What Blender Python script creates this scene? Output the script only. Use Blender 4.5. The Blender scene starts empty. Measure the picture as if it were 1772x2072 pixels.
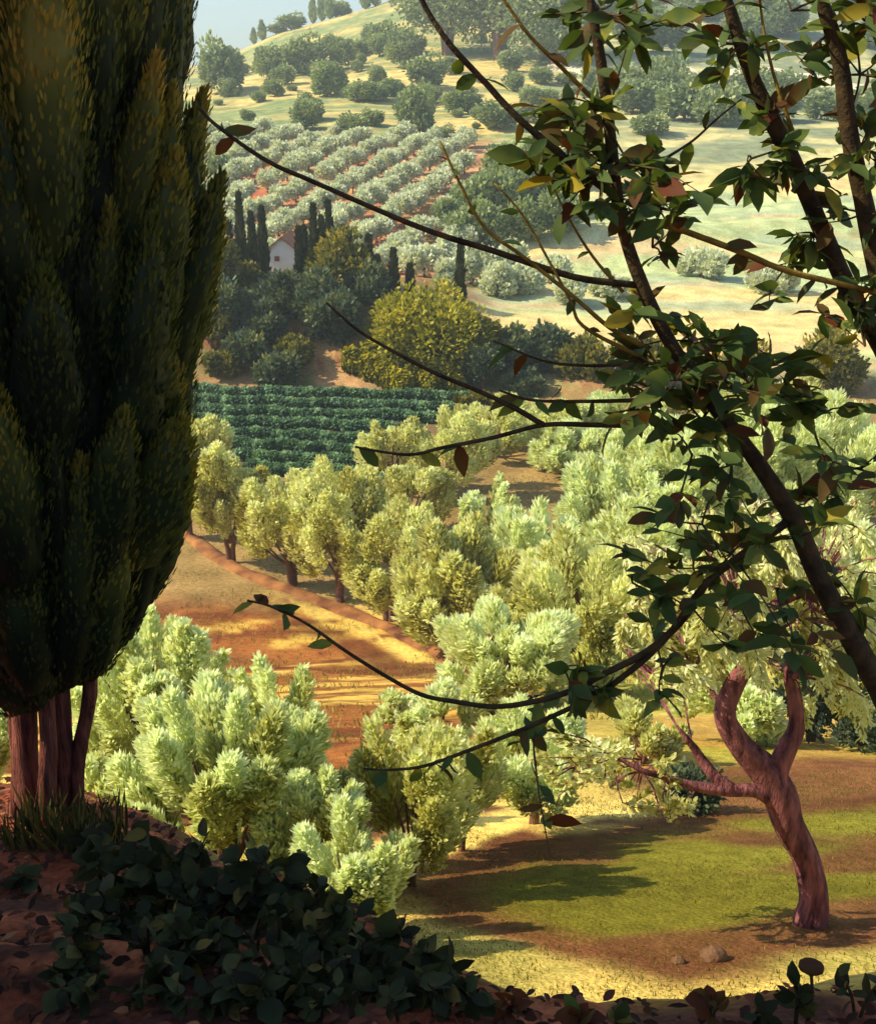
import bpy, math, random
import numpy as np
from mathutils import Vector
# ---------------------------------------------------------------- camera, sky, sun, exposure
scene = bpy.context.scene
FW, FH, FOC, PITCH = 1772.0, 2072.0, 2308.0, math.radians(18.8)
cam_d = bpy.data.cameras.new('camera'); cam = bpy.data.objects.new('camera', cam_d)
scene.collection.objects.link(cam); scene.camera = cam
cam_d.sensor_fit = 'HORIZONTAL'; cam_d.sensor_width = 36.0; cam_d.lens = FOC / FW * 36.0
cam_d.clip_start = 0.05; cam_d.clip_end = 6000
cam.rotation_euler = (math.radians(90) - PITCH, 0, 0)
HAZE = 0.0005
SUN_AZ, SUN_EL = math.radians(-93), math.radians(41)      # azimuth from +Y, negative = left
world = bpy.data.worlds.new('World'); scene.world = world; world.use_nodes = True
wn = world.node_tree; sky = wn.nodes.new('ShaderNodeTexSky'); sky.sky_type = 'NISHITA'
sky.sun_disc = False; sky.sun_elevation = SUN_EL; sky.sun_rotation = SUN_AZ
sky.air_density = 1.0; sky.dust_density = 0.8; sky.ozone_density = 1.0
wn.links.new(sky.outputs[0], wn.nodes['Background'].inputs[0]); wn.nodes['Background'].inputs[1].default_value = 0.12
sun_d = bpy.data.lights.new('sun', 'SUN'); sun = bpy.data.objects.new('sun', sun_d); scene.collection.objects.link(sun)
sun_d.energy = 4.8; sun_d.angle = math.radians(0.5); sun_d.color = (1.0, 0.85, 0.54)
sdir = Vector((math.sin(SUN_AZ) * math.cos(SUN_EL), math.cos(SUN_AZ) * math.cos(SUN_EL), math.sin(SUN_EL)))
sun.rotation_euler = sdir.to_track_quat('Z', 'Y').to_euler()
vs = scene.view_settings; vs.view_transform = 'Standard'; vs.look = 'None'; vs.exposure = 0.72; vs.gamma = 1
scene.cycles.max_bounces = 6; scene.cycles.volume_bounces = 0; scene.cycles.transparent_max_bounces = 8
scene.cycles.diffuse_bounces = 3

R = np.random.default_rng(7); random.seed(7)
C = scene.collection
# ---------------------------------------------------------------- helpers
cp, sp = math.cos(PITCH), math.sin(PITCH)
def ray(px, py):
    a, b = (px - FW / 2) / FOC, (FH / 2 - py) / FOC
    return np.array([a, cp + b * sp, -sp + b * cp])
def at(px, py, Y):
    d = ray(px, py); return d * (Y / d[1])
def vnoise(x, y, seed=0):
    x = np.asarray(x, float); y = np.asarray(y, float)
    xi = np.floor(x).astype(np.int64); yi = np.floor(y).astype(np.int64); fx = x - xi; fy = y - yi
    fx = fx * fx * (3 - 2 * fx); fy = fy * fy * (3 - 2 * fy)
    def h(i, j):
        n = (i * 374761393 + j * 668265263 + seed * 974711) & 0x7fffffff
        n = (n ^ (n >> 13)) * 1274126177 & 0x7fffffff
        return ((n ^ (n >> 16)) & 0xffff) / 65535.0
    return (h(xi, yi) * (1 - fx) + h(xi + 1, yi) * fx) * (1 - fy) + (h(xi, yi + 1) * (1 - fx) + h(xi + 1, yi + 1) * fx) * fy
def fbm(x, y, seed=0, o=4):
    s = 0; a = 0.5; t = 0
    for k in range(o):
        s = s + a * vnoise(x * 2 ** k, y * 2 ** k, seed + k); t += a; a *= 0.5
    return s / t
def sstep(a, b, x):
    t = np.clip((x - a) / (b - a), 0, 1); return t * t * (3 - 2 * t)
# bank edge: where the near slope breaks, seen along the lower left of the view
def fgz(Y): return -1.6 - 0.4 * Y
_e = []
for px, py in ((-900, 1500), (-300, 1560), (40, 1600), (220, 1660), (340, 1745), (480, 1800), (620, 1860), (760, 1925), (900, 2035), (1100, 2120), (1300, 2160), (1550, 2160), (1772, 2120), (2300, 2060)):
    d = ray(px, py); t = 1.6 / (-d[2] - 0.4 * d[1]); _e.append((d[0] * t, d[1] * t))
EX, EY = np.array([e[0] for e in _e]), np.array([e[1] for e in _e])
PY = np.array([-400, 0, 50, 58, 84, 108, 120, 158, 245, 300, 350, 430, 520, 570, 760, 1000, 3000.])
PZ = np.array([-3.7, -3.7, -24.7, -25.6, -26.3, -24.3, -22.3, -19.5, -3.0, 2.6, 10.4, 24.8, 46.4, 56, 48, 20, 0.])
def prof(Y):
    w = np.clip(np.abs(Y) * 0.035, 0.3, 18)
    return sum(np.interp(Y + w * k, PY, PZ) for k in (-1.5, -1, -.5, 0, .5, 1, 1.5)) / 7
def height(X, Y, fine=True):
    X = np.asarray(X, float); Y = np.asarray(Y, float)
    z = prof(Y); u = X / np.maximum(Y, 1)
    k = np.interp(u, [-.5, -.3, -.19, -.117, -.06, -.015, .4], [.25, .32, .52, .77, .93, 1.06, 1.2])
    z = np.where(Y > 250, -3.0 + (z + 3.0) * (1 + (k - 1) * sstep(250, 420, Y)), z)
    # shrubby knoll behind the vineyard
    kn = sstep(107, 121, Y) * (1 - sstep(128, 160, Y)) * (1 - sstep(-6, 7, X - (Y - 118) * 0.1))
    z = z + kn * 5.2
    z = z + (fbm(X / 60, Y / 60, 3, 3) - .5) * 9 * sstep(140, 400, Y)
    z = z + (fbm(X / 14, Y / 14, 9, 3) - .5) * 1.1 * sstep(16, 60, Y) * (1 - .7 * sstep(78, 88, Y) * (1 - sstep(102, 110, Y)))
    z = z + (fbm(X / 34 + 5, Y / 11, 17, 2) - .5) * 5.0 * sstep(122, 140, Y) * (1 - sstep(230, 260, Y)) * sstep(8, 22, X)
    # low terraces across the orchard slope
    z = z + (fbm(X / 3, Y / 3, 5, 3) - .5) * .35 * sstep(8, 14, Y)
    ye = np.interp(X, EX, EY)
    s = sstep(0.0, 4.2, Y - ye) ; s = np.where(Y < 0, 0, s)
    f = np.where(Y > -2, fgz(Y), fgz(-2.0) + 0.1 * (Y + 2) * -1)
    if fine:
        f = f + (fbm(X / .9, Y / .5, 21, 4) - .5) * .28 * sstep(1.0, 2.2, Y)
    # shallow shelf where the old olive stands
    zz = f * (1 - s) + z * s
    return zz
def G(px, py, ymin=0.5, ymax=1500):
    """where the view through (px,py) of the survey grid meets the ground"""
    d = ray(px, py); ys = np.geomspace(ymin, ymax, 6000)
    p = d[None, :] * (ys / d[1])[:, None]
    h = height(p[:, 0], p[:, 1]); below = p[:, 2] < h
    i = int(np.argmax(below)) if below.any() else len(ys) - 1
    return np.array([p[i, 0], p[i, 1], h[i]])
def on(X, Y): return np.array([X, Y, float(height(X, Y))])

def mesh(name, v, f, att=None, smooth=False, col=None):
    """v (n,3), f list or (m,k) array"""
    me = bpy.data.meshes.new(name); v = np.asarray(v, np.float32)
    if isinstance(f, np.ndarray):
        m, k = f.shape; me.vertices.add(len(v)); me.vertices.foreach_set('co', v.ravel())
        me.loops.add(m * k); me.loops.foreach_set('vertex_index', f.astype(np.int32).ravel())
        me.polygons.add(m); me.polygons.foreach_set('loop_start', np.arange(0, m * k, k, dtype=np.int32))
        me.update(calc_edges=True)
    else:
        me.from_pydata(v.tolist(), [], f)
    if att is not None:
        a = me.attributes.new('v', 'FLOAT', 'POINT'); a.data.foreach_set('value', np.asarray(att, np.float32))
    if col is not None:
        a = me.attributes.new('soil', 'FLOAT_COLOR', 'POINT')
        a.data.foreach_set('color', np.concatenate([col, np.ones((len(col), 1))], 1).astype(np.float32).ravel())
    if smooth: me.polygons.foreach_set('use_smooth', np.ones(len(me.polygons), bool))
    return me
def obj(name, me, mat, parent=None):
    o = bpy.data.objects.new(name, me); C.objects.link(o); me.materials.clear(); me.materials.append(mat)
    if parent: o.parent = parent
    return o
def thing(name, label, cat, loc=(0, 0, 0), group=None, rz=0):
    o = bpy.data.objects.new(name, None); C.objects.link(o); o.location = [float(c) for c in loc]; o.rotation_euler = (0, 0, rz)
    o.empty_display_size = 0.2
    o['label'] = label; o['category'] = cat
    if group: o['group'] = group
    return o
def dup(root, loc, rz=0, sc=(1, 1, 1), label=None):
    r = root.copy(); C.objects.link(r); r.location = [float(c) for c in loc]; r.rotation_euler = (0, 0, rz); r.scale = sc
    if label: r['label'] = label
    for ch in list(root.children):
        c = ch.copy(); C.objects.link(c); c.parent = r
    return r
def norm(a): return a / (np.linalg.norm(a, axis=-1, keepdims=True) + 1e-9)
# ---- leaves: n planar hexagonal blades
def blades(pos, dirv, nrm, L, W, fold=0.0):
    n = len(pos); dirv = norm(dirv); side = norm(np.cross(dirv, nrm)); up = norm(np.cross(side, dirv))
    L = np.broadcast_to(L, n)[:, None]; W = np.broadcast_to(W, n)[:, None]
    a = [pos, pos + dirv * L * .3 + side * W * .5, pos + dirv * L * .72 + side * W * .42, pos + dirv * L,
         pos + dirv * L * .72 - side * W * .42, pos + dirv * L * .3 - side * W * .5]
    v = np.stack(a, 1).reshape(-1, 3); f = np.arange(n * 6).reshape(n, 6)
    return v, f
def rep(a): return np.repeat(a, 6)
# ---- swept tube
def tube(pts, rad, seg=10, rough=0.0, seed=0, sub=4):
    pts = np.asarray(pts, float); rad = np.asarray(rad, float); n = len(pts)
    if n > 2 and sub > 1:                                   # catmull-rom
        P = np.vstack([2 * pts[0] - pts[1], pts, 2 * pts[-1] - pts[-2]]); out = []; ro = []
        for i in range(n - 1):
            p0, p1, p2, p3 = P[i:i + 4]
            for t in np.arange(sub) / sub:
                out.append(.5 * (2 * p1 + (p2 - p0) * t + (2 * p0 - 5 * p1 + 4 * p2 - p3) * t * t + (3 * p1 - p0 - 3 * p2 + p3) * t ** 3))
                ro.append(rad[i] * (1 - t) + rad[i + 1] * t)
        out.append(pts[-1]); ro.append(rad[-1]); pts = np.array(out); rad = np.array(ro); n = len(pts)
    T = norm(np.gradient(pts, axis=0)); ref = np.array([.13, .97, .21]) if abs(T[0][1]) < .8 else np.array([.97, .1, .2])
    V = []; ang = np.arange(seg) * 2 * math.pi / seg; arc = np.cumsum(np.r_[0, np.linalg.norm(np.diff(pts, axis=0), axis=1)])
    for i in range(n):
        s = norm(np.cross(T[i], ref)); b = np.cross(s, T[i]); ref = b * 1.0 if False else ref
        r = rad[i] * (1 + rough * ((fbm(ang * 1.9 + seed, np.full(seg, arc[i] / max(rad[0], 1e-3) * .35), seed, 3) - .5) * 2))
        if rough: r = r + 0 * r
        V.append(pts[i] + np.outer(np.cos(ang) * r, s) + np.outer(np.sin(ang) * r, b))
    V = np.vstack(V + [pts[:1], pts[-1:]]); F = []
    for i in range(n - 1):
        for k in range(seg):
            k2 = (k + 1) % seg; F.append((i * seg + k, i * seg + k2, (i + 1) * seg + k2, (i + 1) * seg + k))
    for k in range(seg):
        k2 = (k + 1) % seg; F.append((n * seg, k2, k)); F.append((n * seg + 1, (n - 1) * seg + k, (n - 1) * seg + k2))
    return V, F
def join(parts):
    V = []; F = []; o = 0
    for v, f in parts:
        V.append(np.asarray(v)); F += [tuple(int(i) + o for i in q) for q in f]; o += len(v)
    return np.vstack(V), F
# ---------------------------------------------------------------- materials
def newmat(name):
    m = bpy.data.materials.new(name); m.use_nodes = True; nt = m.node_tree; return m, nt, nt.nodes['Principled BSDF']
def ramp(nt, stops):
    r = nt.nodes.new('ShaderNodeValToRGB'); e = r.color_ramp.elements
    while len(e) < len(stops): e.new(.5)
    for k, (p, c) in enumerate(stops): e[k].position = p; e[k].color = (*c, 1)
    return r
def leafmat(name, stops, trans=.35, rough=.55, tcol=1.25, nscale=0.0, spec=.25, tw=(1.15, 1.1, .5)):
    m, nt, bs = newmat(name); L = nt.links
    at_ = nt.nodes.new('ShaderNodeAttribute'); at_.attribute_name = 'v'
    r = ramp(nt, stops); src = at_.outputs['Fac']
    if nscale:
        tc = nt.nodes.new('ShaderNodeTexCoord'); nz = nt.nodes.new('ShaderNodeTexNoise'); nz.inputs['Scale'].default_value = nscale
        nz.inputs['Detail'].default_value = 3
        L.new(tc.outputs['Object'], nz.inputs['Vector'])
        mm = nt.nodes.new('ShaderNodeMath'); mm.operation = 'MULTIPLY_ADD'; mm.inputs[1].default_value = 1.1; mm.inputs[2].default_value = -.55
        L.new(nz.outputs['Fac'], mm.inputs[0]); ad = nt.nodes.new('ShaderNodeMath'); ad.operation = 'ADD'
        L.new(mm.outputs[0], ad.inputs[0]); L.new(src, ad.inputs[1]); src = ad.outputs[0]
    L.new(src, r.inputs[0]); L.new(r.outputs[0], bs.inputs['Base Color'])
    bs.inputs['Roughness'].default_value = rough; bs.inputs['Specular IOR Level'].default_value = spec
    tr = nt.nodes.new('ShaderNodeBsdfTranslucent'); mul = nt.nodes.new('ShaderNodeMixRGB'); mul.blend_type = 'MULTIPLY'; mul.inputs[0].default_value = 1
    L.new(r.outputs[0], mul.inputs[1]); mul.inputs[2].default_value = (tw[0] * tcol, tw[1] * tcol, tw[2] * tcol, 1)
    L.new(mul.outputs[0], tr.inputs[0]); mx = nt.nodes.new('ShaderNodeMixShader'); mx.inputs[0].default_value = trans
    L.new(bs.outputs[0], mx.inputs[1]); L.new(tr.outputs[0], mx.inputs[2]); L.new(mx.outputs[0], nt.nodes['Material Output'].inputs[0])
    return m
def solidmat(name, c1, c2, scale=6.0, rough=.85, bump=.3, bscale=None, stretch=(1, 1, 1), spec=.2):
    m, nt, bs = newmat(name); L = nt.links; tc = nt.nodes.new('ShaderNodeTexCoord'); mp = nt.nodes.new('ShaderNodeMapping')
    mp.inputs['Scale'].default_value = stretch; L.new(tc.outputs['Object'], mp.inputs[0])
    nz = nt.nodes.new('ShaderNodeTexNoise'); nz.inputs['Scale'].default_value = scale; nz.inputs['Detail'].default_value = 6
    L.new(mp.outputs[0], nz.inputs['Vector']); r = ramp(nt, [(.32, c1), (.68, c2)]); L.new(nz.outputs['Fac'], r.inputs[0]); L.new(r.outputs[0], bs.inputs['Base Color'])
    bs.inputs['Roughness'].default_value = rough; bs.inputs['Specular IOR Level'].default_value = spec
    if bump:
        n2 = nt.nodes.new('ShaderNodeTexNoise'); n2.inputs['Scale'].default_value = bscale or scale * 4; n2.inputs['Detail'].default_value = 6
        L.new(mp.outputs[0], n2.inputs['Vector']); b = nt.nodes.new('ShaderNodeBump'); b.inputs['Strength'].default_value = bump; b.inputs['Distance'].default_value = .05
        L.new(n2.outputs['Fac'], b.inputs['Height']); L.new(b.outputs[0], bs.inputs['Normal'])
    return m
# ground
def groundmat():
    m, nt, bs = newmat('ground_soil'); L = nt.links
    a = nt.nodes.new('ShaderNodeAttribute'); a.attribute_name = 'soil'
    tc = nt.nodes.new('ShaderNodeTexCoord'); cur = a.outputs['Color']
    for sc, lo, hi in ((.35, .72, 1.3), (4.0, .75, 1.25), (28.0, .7, 1.3)):
        nz = nt.nodes.new('ShaderNodeTexNoise'); nz.inputs['Scale'].default_value = sc; nz.inputs['Detail'].default_value = 5
        L.new(tc.outputs['Object'], nz.inputs['Vector']); r = ramp(nt, [(.3, (lo, lo, lo * .96)), (.7, (hi, hi, hi * 1.02))]); L.new(nz.outputs['Fac'], r.inputs[0])
        mx = nt.nodes.new('ShaderNodeMixRGB'); mx.blend_type = 'MULTIPLY'; mx.inputs[0].default_value = 1
        L.new(cur, mx.inputs[1]); L.new(r.outputs[0], mx.inputs[2]); cur = mx.outputs[0]
    L.new(cur, bs.inputs['Base Color']); bs.inputs['Roughness'].default_value = .95; bs.inputs['Specular IOR Level'].default_value = .1
    nb = nt.nodes.new('ShaderNodeTexNoise'); nb.inputs['Scale'].default_value = 18; nb.inputs['Detail'].default_value = 8; L.new(tc.outputs['Object'], nb.inputs['Vector'])
    b = nt.nodes.new('ShaderNodeBump'); b.inputs['Strength'].default_value = .6; b.inputs['Distance'].default_value = .06; L.new(nb.outputs['Fac'], b.inputs['Height']); L.new(b.outputs[0], bs.inputs['Normal'])
    return m
M = {}
M['ground'] = groundmat()
M['cyp'] = leafmat('cypress_foliage', [(0, (.008, .016, .009)), (.25, (.025, .045, .015)), (.5, (.09, .11, .022)), (.75, (.24, .21, .035)), (1, (.38, .26, .045))], trans=.25, nscale=1.3, tcol=1.3)  # ochre end of the ramp paints sunlit highlights on the lobe tips
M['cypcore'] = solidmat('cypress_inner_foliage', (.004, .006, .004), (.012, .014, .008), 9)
M['cypbark'] = solidmat('cypress_bark', (.07, .022, .018), (.30, .10, .08), 5, stretch=(6, 6, .8), bump=.8)
M['olive'] = leafmat('olive_foliage', [(0, (.24, .20, .035)), (.26, (.44, .42, .11)), (.5, (.64, .66, .33)), (1, (.82, .86, .58))], trans=.45, nscale=.9, tcol=1.15, tw=(1.12, 1.12, .7))
M['olive_pale'] = leafmat('silver_olive_foliage', [(0, (.34, .31, .07)), (.25, (.56, .57, .22)), (.5, (.74, .80, .48)), (1, (.88, .94, .74))], trans=.48, nscale=1.5, tcol=1.1, tw=(1.06, 1.1, .82))
M['grove'] = leafmat('grove_foliage', [(0, (.36, .40, .30)), (.5, (.60, .66, .56)), (1, (.80, .85, .76))], trans=.3, nscale=.5)
M['bush_gold'] = leafmat('golden_shrub_foliage', [(0, (.07, .075, .006)), (.3, (.21, .22, .014)), (.6, (.36, .34, .025)), (1, (.62, .54, .06))], trans=.35, nscale=.9)
M['bush_dark'] = leafmat('dark_shrub_foliage', [(0, (.035, .06, .05)), (.5, (.11, .155, .10)), (1, (.26, .28, .09))], trans=.25, nscale=.7)
M['bush_green'] = leafmat('green_shrub_foliage', [(0, (.07, .08, .02)), (.5, (.19, .19, .035)), (1, (.42, .34, .05))], trans=.3, nscale=.7)
M['far_tree'] = leafmat('far_foliage', [(0, (.13, .17, .10)), (.5, (.25, .33, .16)), (1, (.44, .48, .22))], trans=.25, nscale=.25)
M['cyp_small'] = leafmat('slim_cypress_foliage', [(0, (.015, .025, .012)), (.5, (.04, .05, .015)), (1, (.12, .11, .02))], trans=.2, nscale=.8)
M['vine'] = leafmat('vine_foliage', [(0, (.04, .08, .055)), (.5, (.12, .24, .15)), (1, (.30, .46, .28))], trans=.3, nscale=.8)
M['bark'] = solidmat('olive_bark', (.10, .05, .035), (.26, .13, .09), 5, stretch=(4, 4, 1), bump=.6)
M['oldbark'] = solidmat('old_olive_bark', (.06, .018, .028), (.36, .13, .14), 3.2, stretch=(4.5, 4.5, .9), bump=1.0, bscale=10)
M['twig'] = solidmat('twig_bark', (.02, .014, .008), (.075, .05, .02), 20, bump=.3)
M['twig_gold'] = solidmat('yellow_twig_bark', (.12, .08, .012), (.30, .20, .03), 20, bump=.2)
M['darkleaf'] = leafmat('dark_broad_leaf', [(0, (.10, .028, .01)), (.2, (.09, .055, .015)), (.36, (.045, .075, .02)), (.68, (.07, .12, .03)), (.9, (.15, .18, .03)), (1, (.34, .28, .035))], trans=.32, rough=.65, tcol=1.4, spec=.2, nscale=9)
M['plant'] = leafmat('bank_plant_leaf', [(0, (.014, .012, .005)), (.45, (.022, .03, .011)), (.75, (.05, .06, .018)), (1, (.15, .11, .025))], trans=.15, rough=.6, spec=.15, nscale=9)
M['litter'] = leafmat('dry_leaf', [(0, (.02, .01, .006)), (.55, (.09, .03, .015)), (.85, (.20, .06, .03)), (1, (.32, .14, .06))], trans=.1, rough=.8)
M['grass'] = leafmat('grass_blade', [(0, (.10, .09, .02)), (.5, (.20, .19, .035)), (1, (.48, .42, .12))], trans=.3, rough=.7)
M['wall'] = solidmat('white_render', (.76, .78, .78), (.84, .86, .86), 1.5, bump=.1)
M['tile'] = solidmat('roof_tile', (.22, .09, .05), (.36, .16, .09), 3, bump=.3)
M['shutter'] = solidmat('shutter_paint', (.25, .10, .05), (.32, .13, .06), 3, bump=0)
M['stone'] = solidmat('field_stone', (.10, .05, .03), (.24, .13, .07), 9, bump=.5)
# ---------------------------------------------------------------- ground sheet
def pxof(X, Y, Z):
    dep = Y * cp - Z * sp; return FW / 2 + FOC * X / np.maximum(dep, .1), FH / 2 - FOC * (Y * sp + Z * cp) / np.maximum(dep, .1)
def lerp(a, b, t): return a * (1 - t[..., None]) + b * t[..., None]
def soilcol(X, Y, Z):
    c = lambda *k: np.array(k, float)
    u = X / np.maximum(Y, 1.0); n1 = fbm(X / 1.1, Y / 1.1, 31, 4); n2 = fbm(X / 5, Y / 5, 41, 4); n3 = fbm(X / 22, Y / 9, 51, 4); n4 = fbm(X / 70, Y / 26, 61, 4)
    ye = np.interp(X, EX, EY); e = Y - ye
    # slope fields
    col = lerp(c(.30, .11, .03), c(.66, .42, .09), sstep(.44, .58, fbm((X + Y * .35) / 7, (Y - X * .6) / 1.9, 71, 3))); col = lerp(col, c(.17, .05, .02), .95 * sstep(.55, .63, fbm((X + Y * .35) / 8, (Y - X * .5) / 1.3, 73, 3)))
    col = lerp(col, c(.20, .09, .04), sstep(.58, .72, n2) * .7)
    right = sstep(-2, 6, X - Y * .03)                                  # orchard floor on the right: yellow green
    colr = lerp(c(.52, .44, .10), c(.34, .30, .05), sstep(.45, .6, n2)); colr = lerp(colr, c(.45, .24, .06), .7 * sstep(.60, .68, fbm(X / 4, Y / 5, 81, 3)))
    col = lerp(col, colr, right)
    op = np.exp(-(((X - OPX) / 4.5) ** 2 + ((Y - OPY) / 9) ** 2)); col = lerp(col, lerp(c(.50, .17, .03), c(.62, .36, .07), sstep(.45, .6, n1)), np.clip(op * 1.8, 0, 1))
    # clearing: an oval lawn with a straw coloured rim in front and red brown soil behind
    sd = sdpoly(X, Y, LAWN) + (n1 - .5) * .7
    back = sstep(-2.5, 1.5, Y - 11.5 - X * .1); near = 1 - sstep(20, 23, Y)
    band = (1 - sstep(3.0, 4.0, sd)) * near
    pd_ = plinedist(X, Y, PATHP); col = lerp(col, c(.82, .60, .16), .85 * sstep(.5, .9, pd_) * (1 - sstep(1.6, 2.4, pd_)) * sstep(.36, .5, n1)); col = lerp(col, c(.14, .05, .02), sstep(2.0, 2.6, pd_) * (1 - sstep(3.4, 4.6, pd_)) * .7)  # yellow lit edges along the path, painted into the soil colour
    rim = lerp(c(.60, .44, .12), c(.42, .35, .09), sstep(.42, .62, n1)); bk = lerp(c(.16, .06, .03), c(.62, .46, .12), sstep(.5, .6, fbm(X / 4, Y / 1.4, 93, 3))); bk = lerp(bk, c(.20, .085, .035), sstep(1.5, 3, X - (Y - 12) * .2))
    bk = lerp(bk, c(.80, .60, .17), sstep(.25, .5, sd) * (1 - sstep(1.4, 1.9, sd)) * (1 - sstep(2.2, 3.2, X - (Y - 12) * .2)))  # yellow strip behind the lawn, brightened to look sunlit under tree shade
    col = lerp(col, lerp(rim, bk, back), band * sstep(-1, 1, X + 6))
    gr = lerp(c(.15, .135, .014), c(.20, .185, .022), sstep(.4, .6, n2)); gr = lerp(gr, c(.15, .07, .024), sstep(.5, .64, fbm((X + Y * .5) / 3.2, (Y - X * .5) / 1.5, 91, 2))); gr = lerp(gr, c(.15, .06, .024), sstep(-1.1, -.2, sd))  # diagonal brown patches: bare soil plus crown shade painted into the lawn
    col = lerp(col, gr, 1 - sstep(-.25, .25, sd))
    # dry grass strip below the bank, brightened in colour to look sunlit
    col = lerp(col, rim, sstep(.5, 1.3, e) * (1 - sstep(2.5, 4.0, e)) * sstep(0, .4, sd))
    # valley floor and vineyard
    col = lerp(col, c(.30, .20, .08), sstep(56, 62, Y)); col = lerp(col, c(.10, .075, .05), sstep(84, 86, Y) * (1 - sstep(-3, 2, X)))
    # knoll
    kn = sstep(106, 109, Y); kc = lerp(c(.42, .25, .12), c(.20, .18, .07), sstep(.42, .6, n2)); kc = lerp(kc, c(.30, .11, .06), sstep(.55, .7, n1))
    col = lerp(col, kc, kn)
    # meadows right of the knoll
    md = sstep(108, 118, Y) * sstep(0, 8, X); mc = lerp(c(.68, .54, .24), c(.46, .54, .27), sstep(.44, .58, fbm(X / 45 + 3, Y / 13, 101, 3)))
    mc = lerp(mc, c(.34, .42, .28), sstep(.53, .64, fbm(X / 38, Y / 7, 111, 3)) * .8); mc = lerp(mc, c(.60, .38, .22), sstep(.6, .68, fbm(X / 30, Y / 4, 113, 3)) * .6)
    col = lerp(col, mc, md)
    # olive grove
    gv = sstep(140, 150, Y) * (1 - sstep(0, 6, X - (Y - 150) * .09)); gc = lerp(c(.44, .15, .08), c(.54, .30, .16), sstep(.4, .65, n3)); col = lerp(col, gc, gv)
    # hill
    hl = sstep(240, 258, Y + (n3 - .5) * 40); n5 = fbm(X / 30 + .8 * n4, Y / 6.5 + 2 * n4, 151, 4); hc = lerp(c(.64, .50, .19), c(.22, .28, .12), sstep(.47, .56, n4 * .35 + n5 * .65)); hc = lerp(hc, c(.50, .40, .16), sstep(.5, .6, fbm(X / 8, Y / 5, 161, 3)) * .6)
    col = lerp(col, hc, hl)
    # wood edge and pale track across the right of the hill
    hr = sstep(205, 220, Y) * sstep(25, 45, X) ; hg = lerp(c(.24, .28, .17), c(.55, .5, .24), sstep(.5, .6, n3)); col = lerp(col, hg, hr)
    tr = 0 * hr * np.exp(-((Y - 355 - 14 * np.sin(X / 14) - 9 * np.sin(X / 5.3 + 1)) / 11) ** 2); col = lerp(col, c(.88, .80, .62), np.clip(tr * 1.5, 0, 1))
    # near bank soil
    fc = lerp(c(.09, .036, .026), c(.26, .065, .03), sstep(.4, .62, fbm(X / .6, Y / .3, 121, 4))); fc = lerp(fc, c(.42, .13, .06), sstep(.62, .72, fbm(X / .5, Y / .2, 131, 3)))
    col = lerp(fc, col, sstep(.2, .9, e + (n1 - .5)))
    return np.clip(col, .01, .95)
OPX, OPY = G(1065, 1010)[:2]
LAWN = np.array([G(a, b)[:2] for a, b in ((838, 1800), (900, 1862), (1000, 1905), (1150, 1945), (1350, 1982), (1560, 1972), (1772, 1925), (2050, 1850), (2050, 1600), (1772, 1610), (1560, 1640), (1380, 1650), (1200, 1672), (1060, 1705), (940, 1750))])
PATHP = np.array([G(x, y)[:2] for x, y in ((300, 1042), (392, 1092), (470, 1146), (560, 1186), (690, 1232), (790, 1272), (880, 1316), (930, 1345))])
def plinedist(X, Y, P):
    d = np.full(np.shape(X), 1e9)
    for i in range(len(P) - 1):
        ax, ay = P[i]; ex, ey = P[i + 1] - P[i]; t = np.clip(((X - ax) * ex + (Y - ay) * ey) / (ex * ex + ey * ey), 0, 1); d = np.minimum(d, np.hypot(X - ax - ex * t, Y - ay - ey * t))
    return d
def sdpoly(X, Y, P):
    X = np.asarray(X, float); d = np.full(X.shape, 1e9); ins = np.zeros(X.shape, bool); n = len(P)
    for i in range(n):
        ax, ay = P[i]; bx, by = P[(i + 1) % n]; ex, ey = bx - ax, by - ay; t = np.clip(((X - ax) * ex + (Y - ay) * ey) / (ex * ex + ey * ey), 0, 1); d = np.minimum(d, np.hypot(X - ax - ex * t, Y - ay - ey * t))
        ins ^= ((ay > Y) != (by > Y)) & (X < ex * (Y - ay) / (ey if abs(ey) > 1e-9 else 1e-9) + ax)
    return np.where(ins, -d, d)
rr = np.concatenate([np.linspace(0.6, 2.2, 9), np.geomspace(2.3, 700, 520), np.geomspace(730, 3000, 14)])
aa = np.radians(np.concatenate([np.linspace(-180, -40, 30)[:-1], np.linspace(-40, 40, 420), np.linspace(40, 180, 30)[1:]]))
A, Rr = np.meshgrid(aa, rr); GX, GY = Rr * np.sin(A), Rr * np.cos(A); GZ = height(GX, GY)
nr, na = GX.shape; V = np.stack([GX, GY, GZ], -1).reshape(-1, 3)
i, j = np.meshgrid(np.arange(nr - 1), np.arange(na - 1), indexing='ij'); a0 = (i * na + j).ravel()
F = np.stack([a0, a0 + 1, a0 + na + 1, a0 + na], 1)[:, ::-1]
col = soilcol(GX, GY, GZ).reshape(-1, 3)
g = obj('ground', mesh('ground', V, F, smooth=True, col=col), M['ground']); g['kind'] = 'structure'
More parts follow.
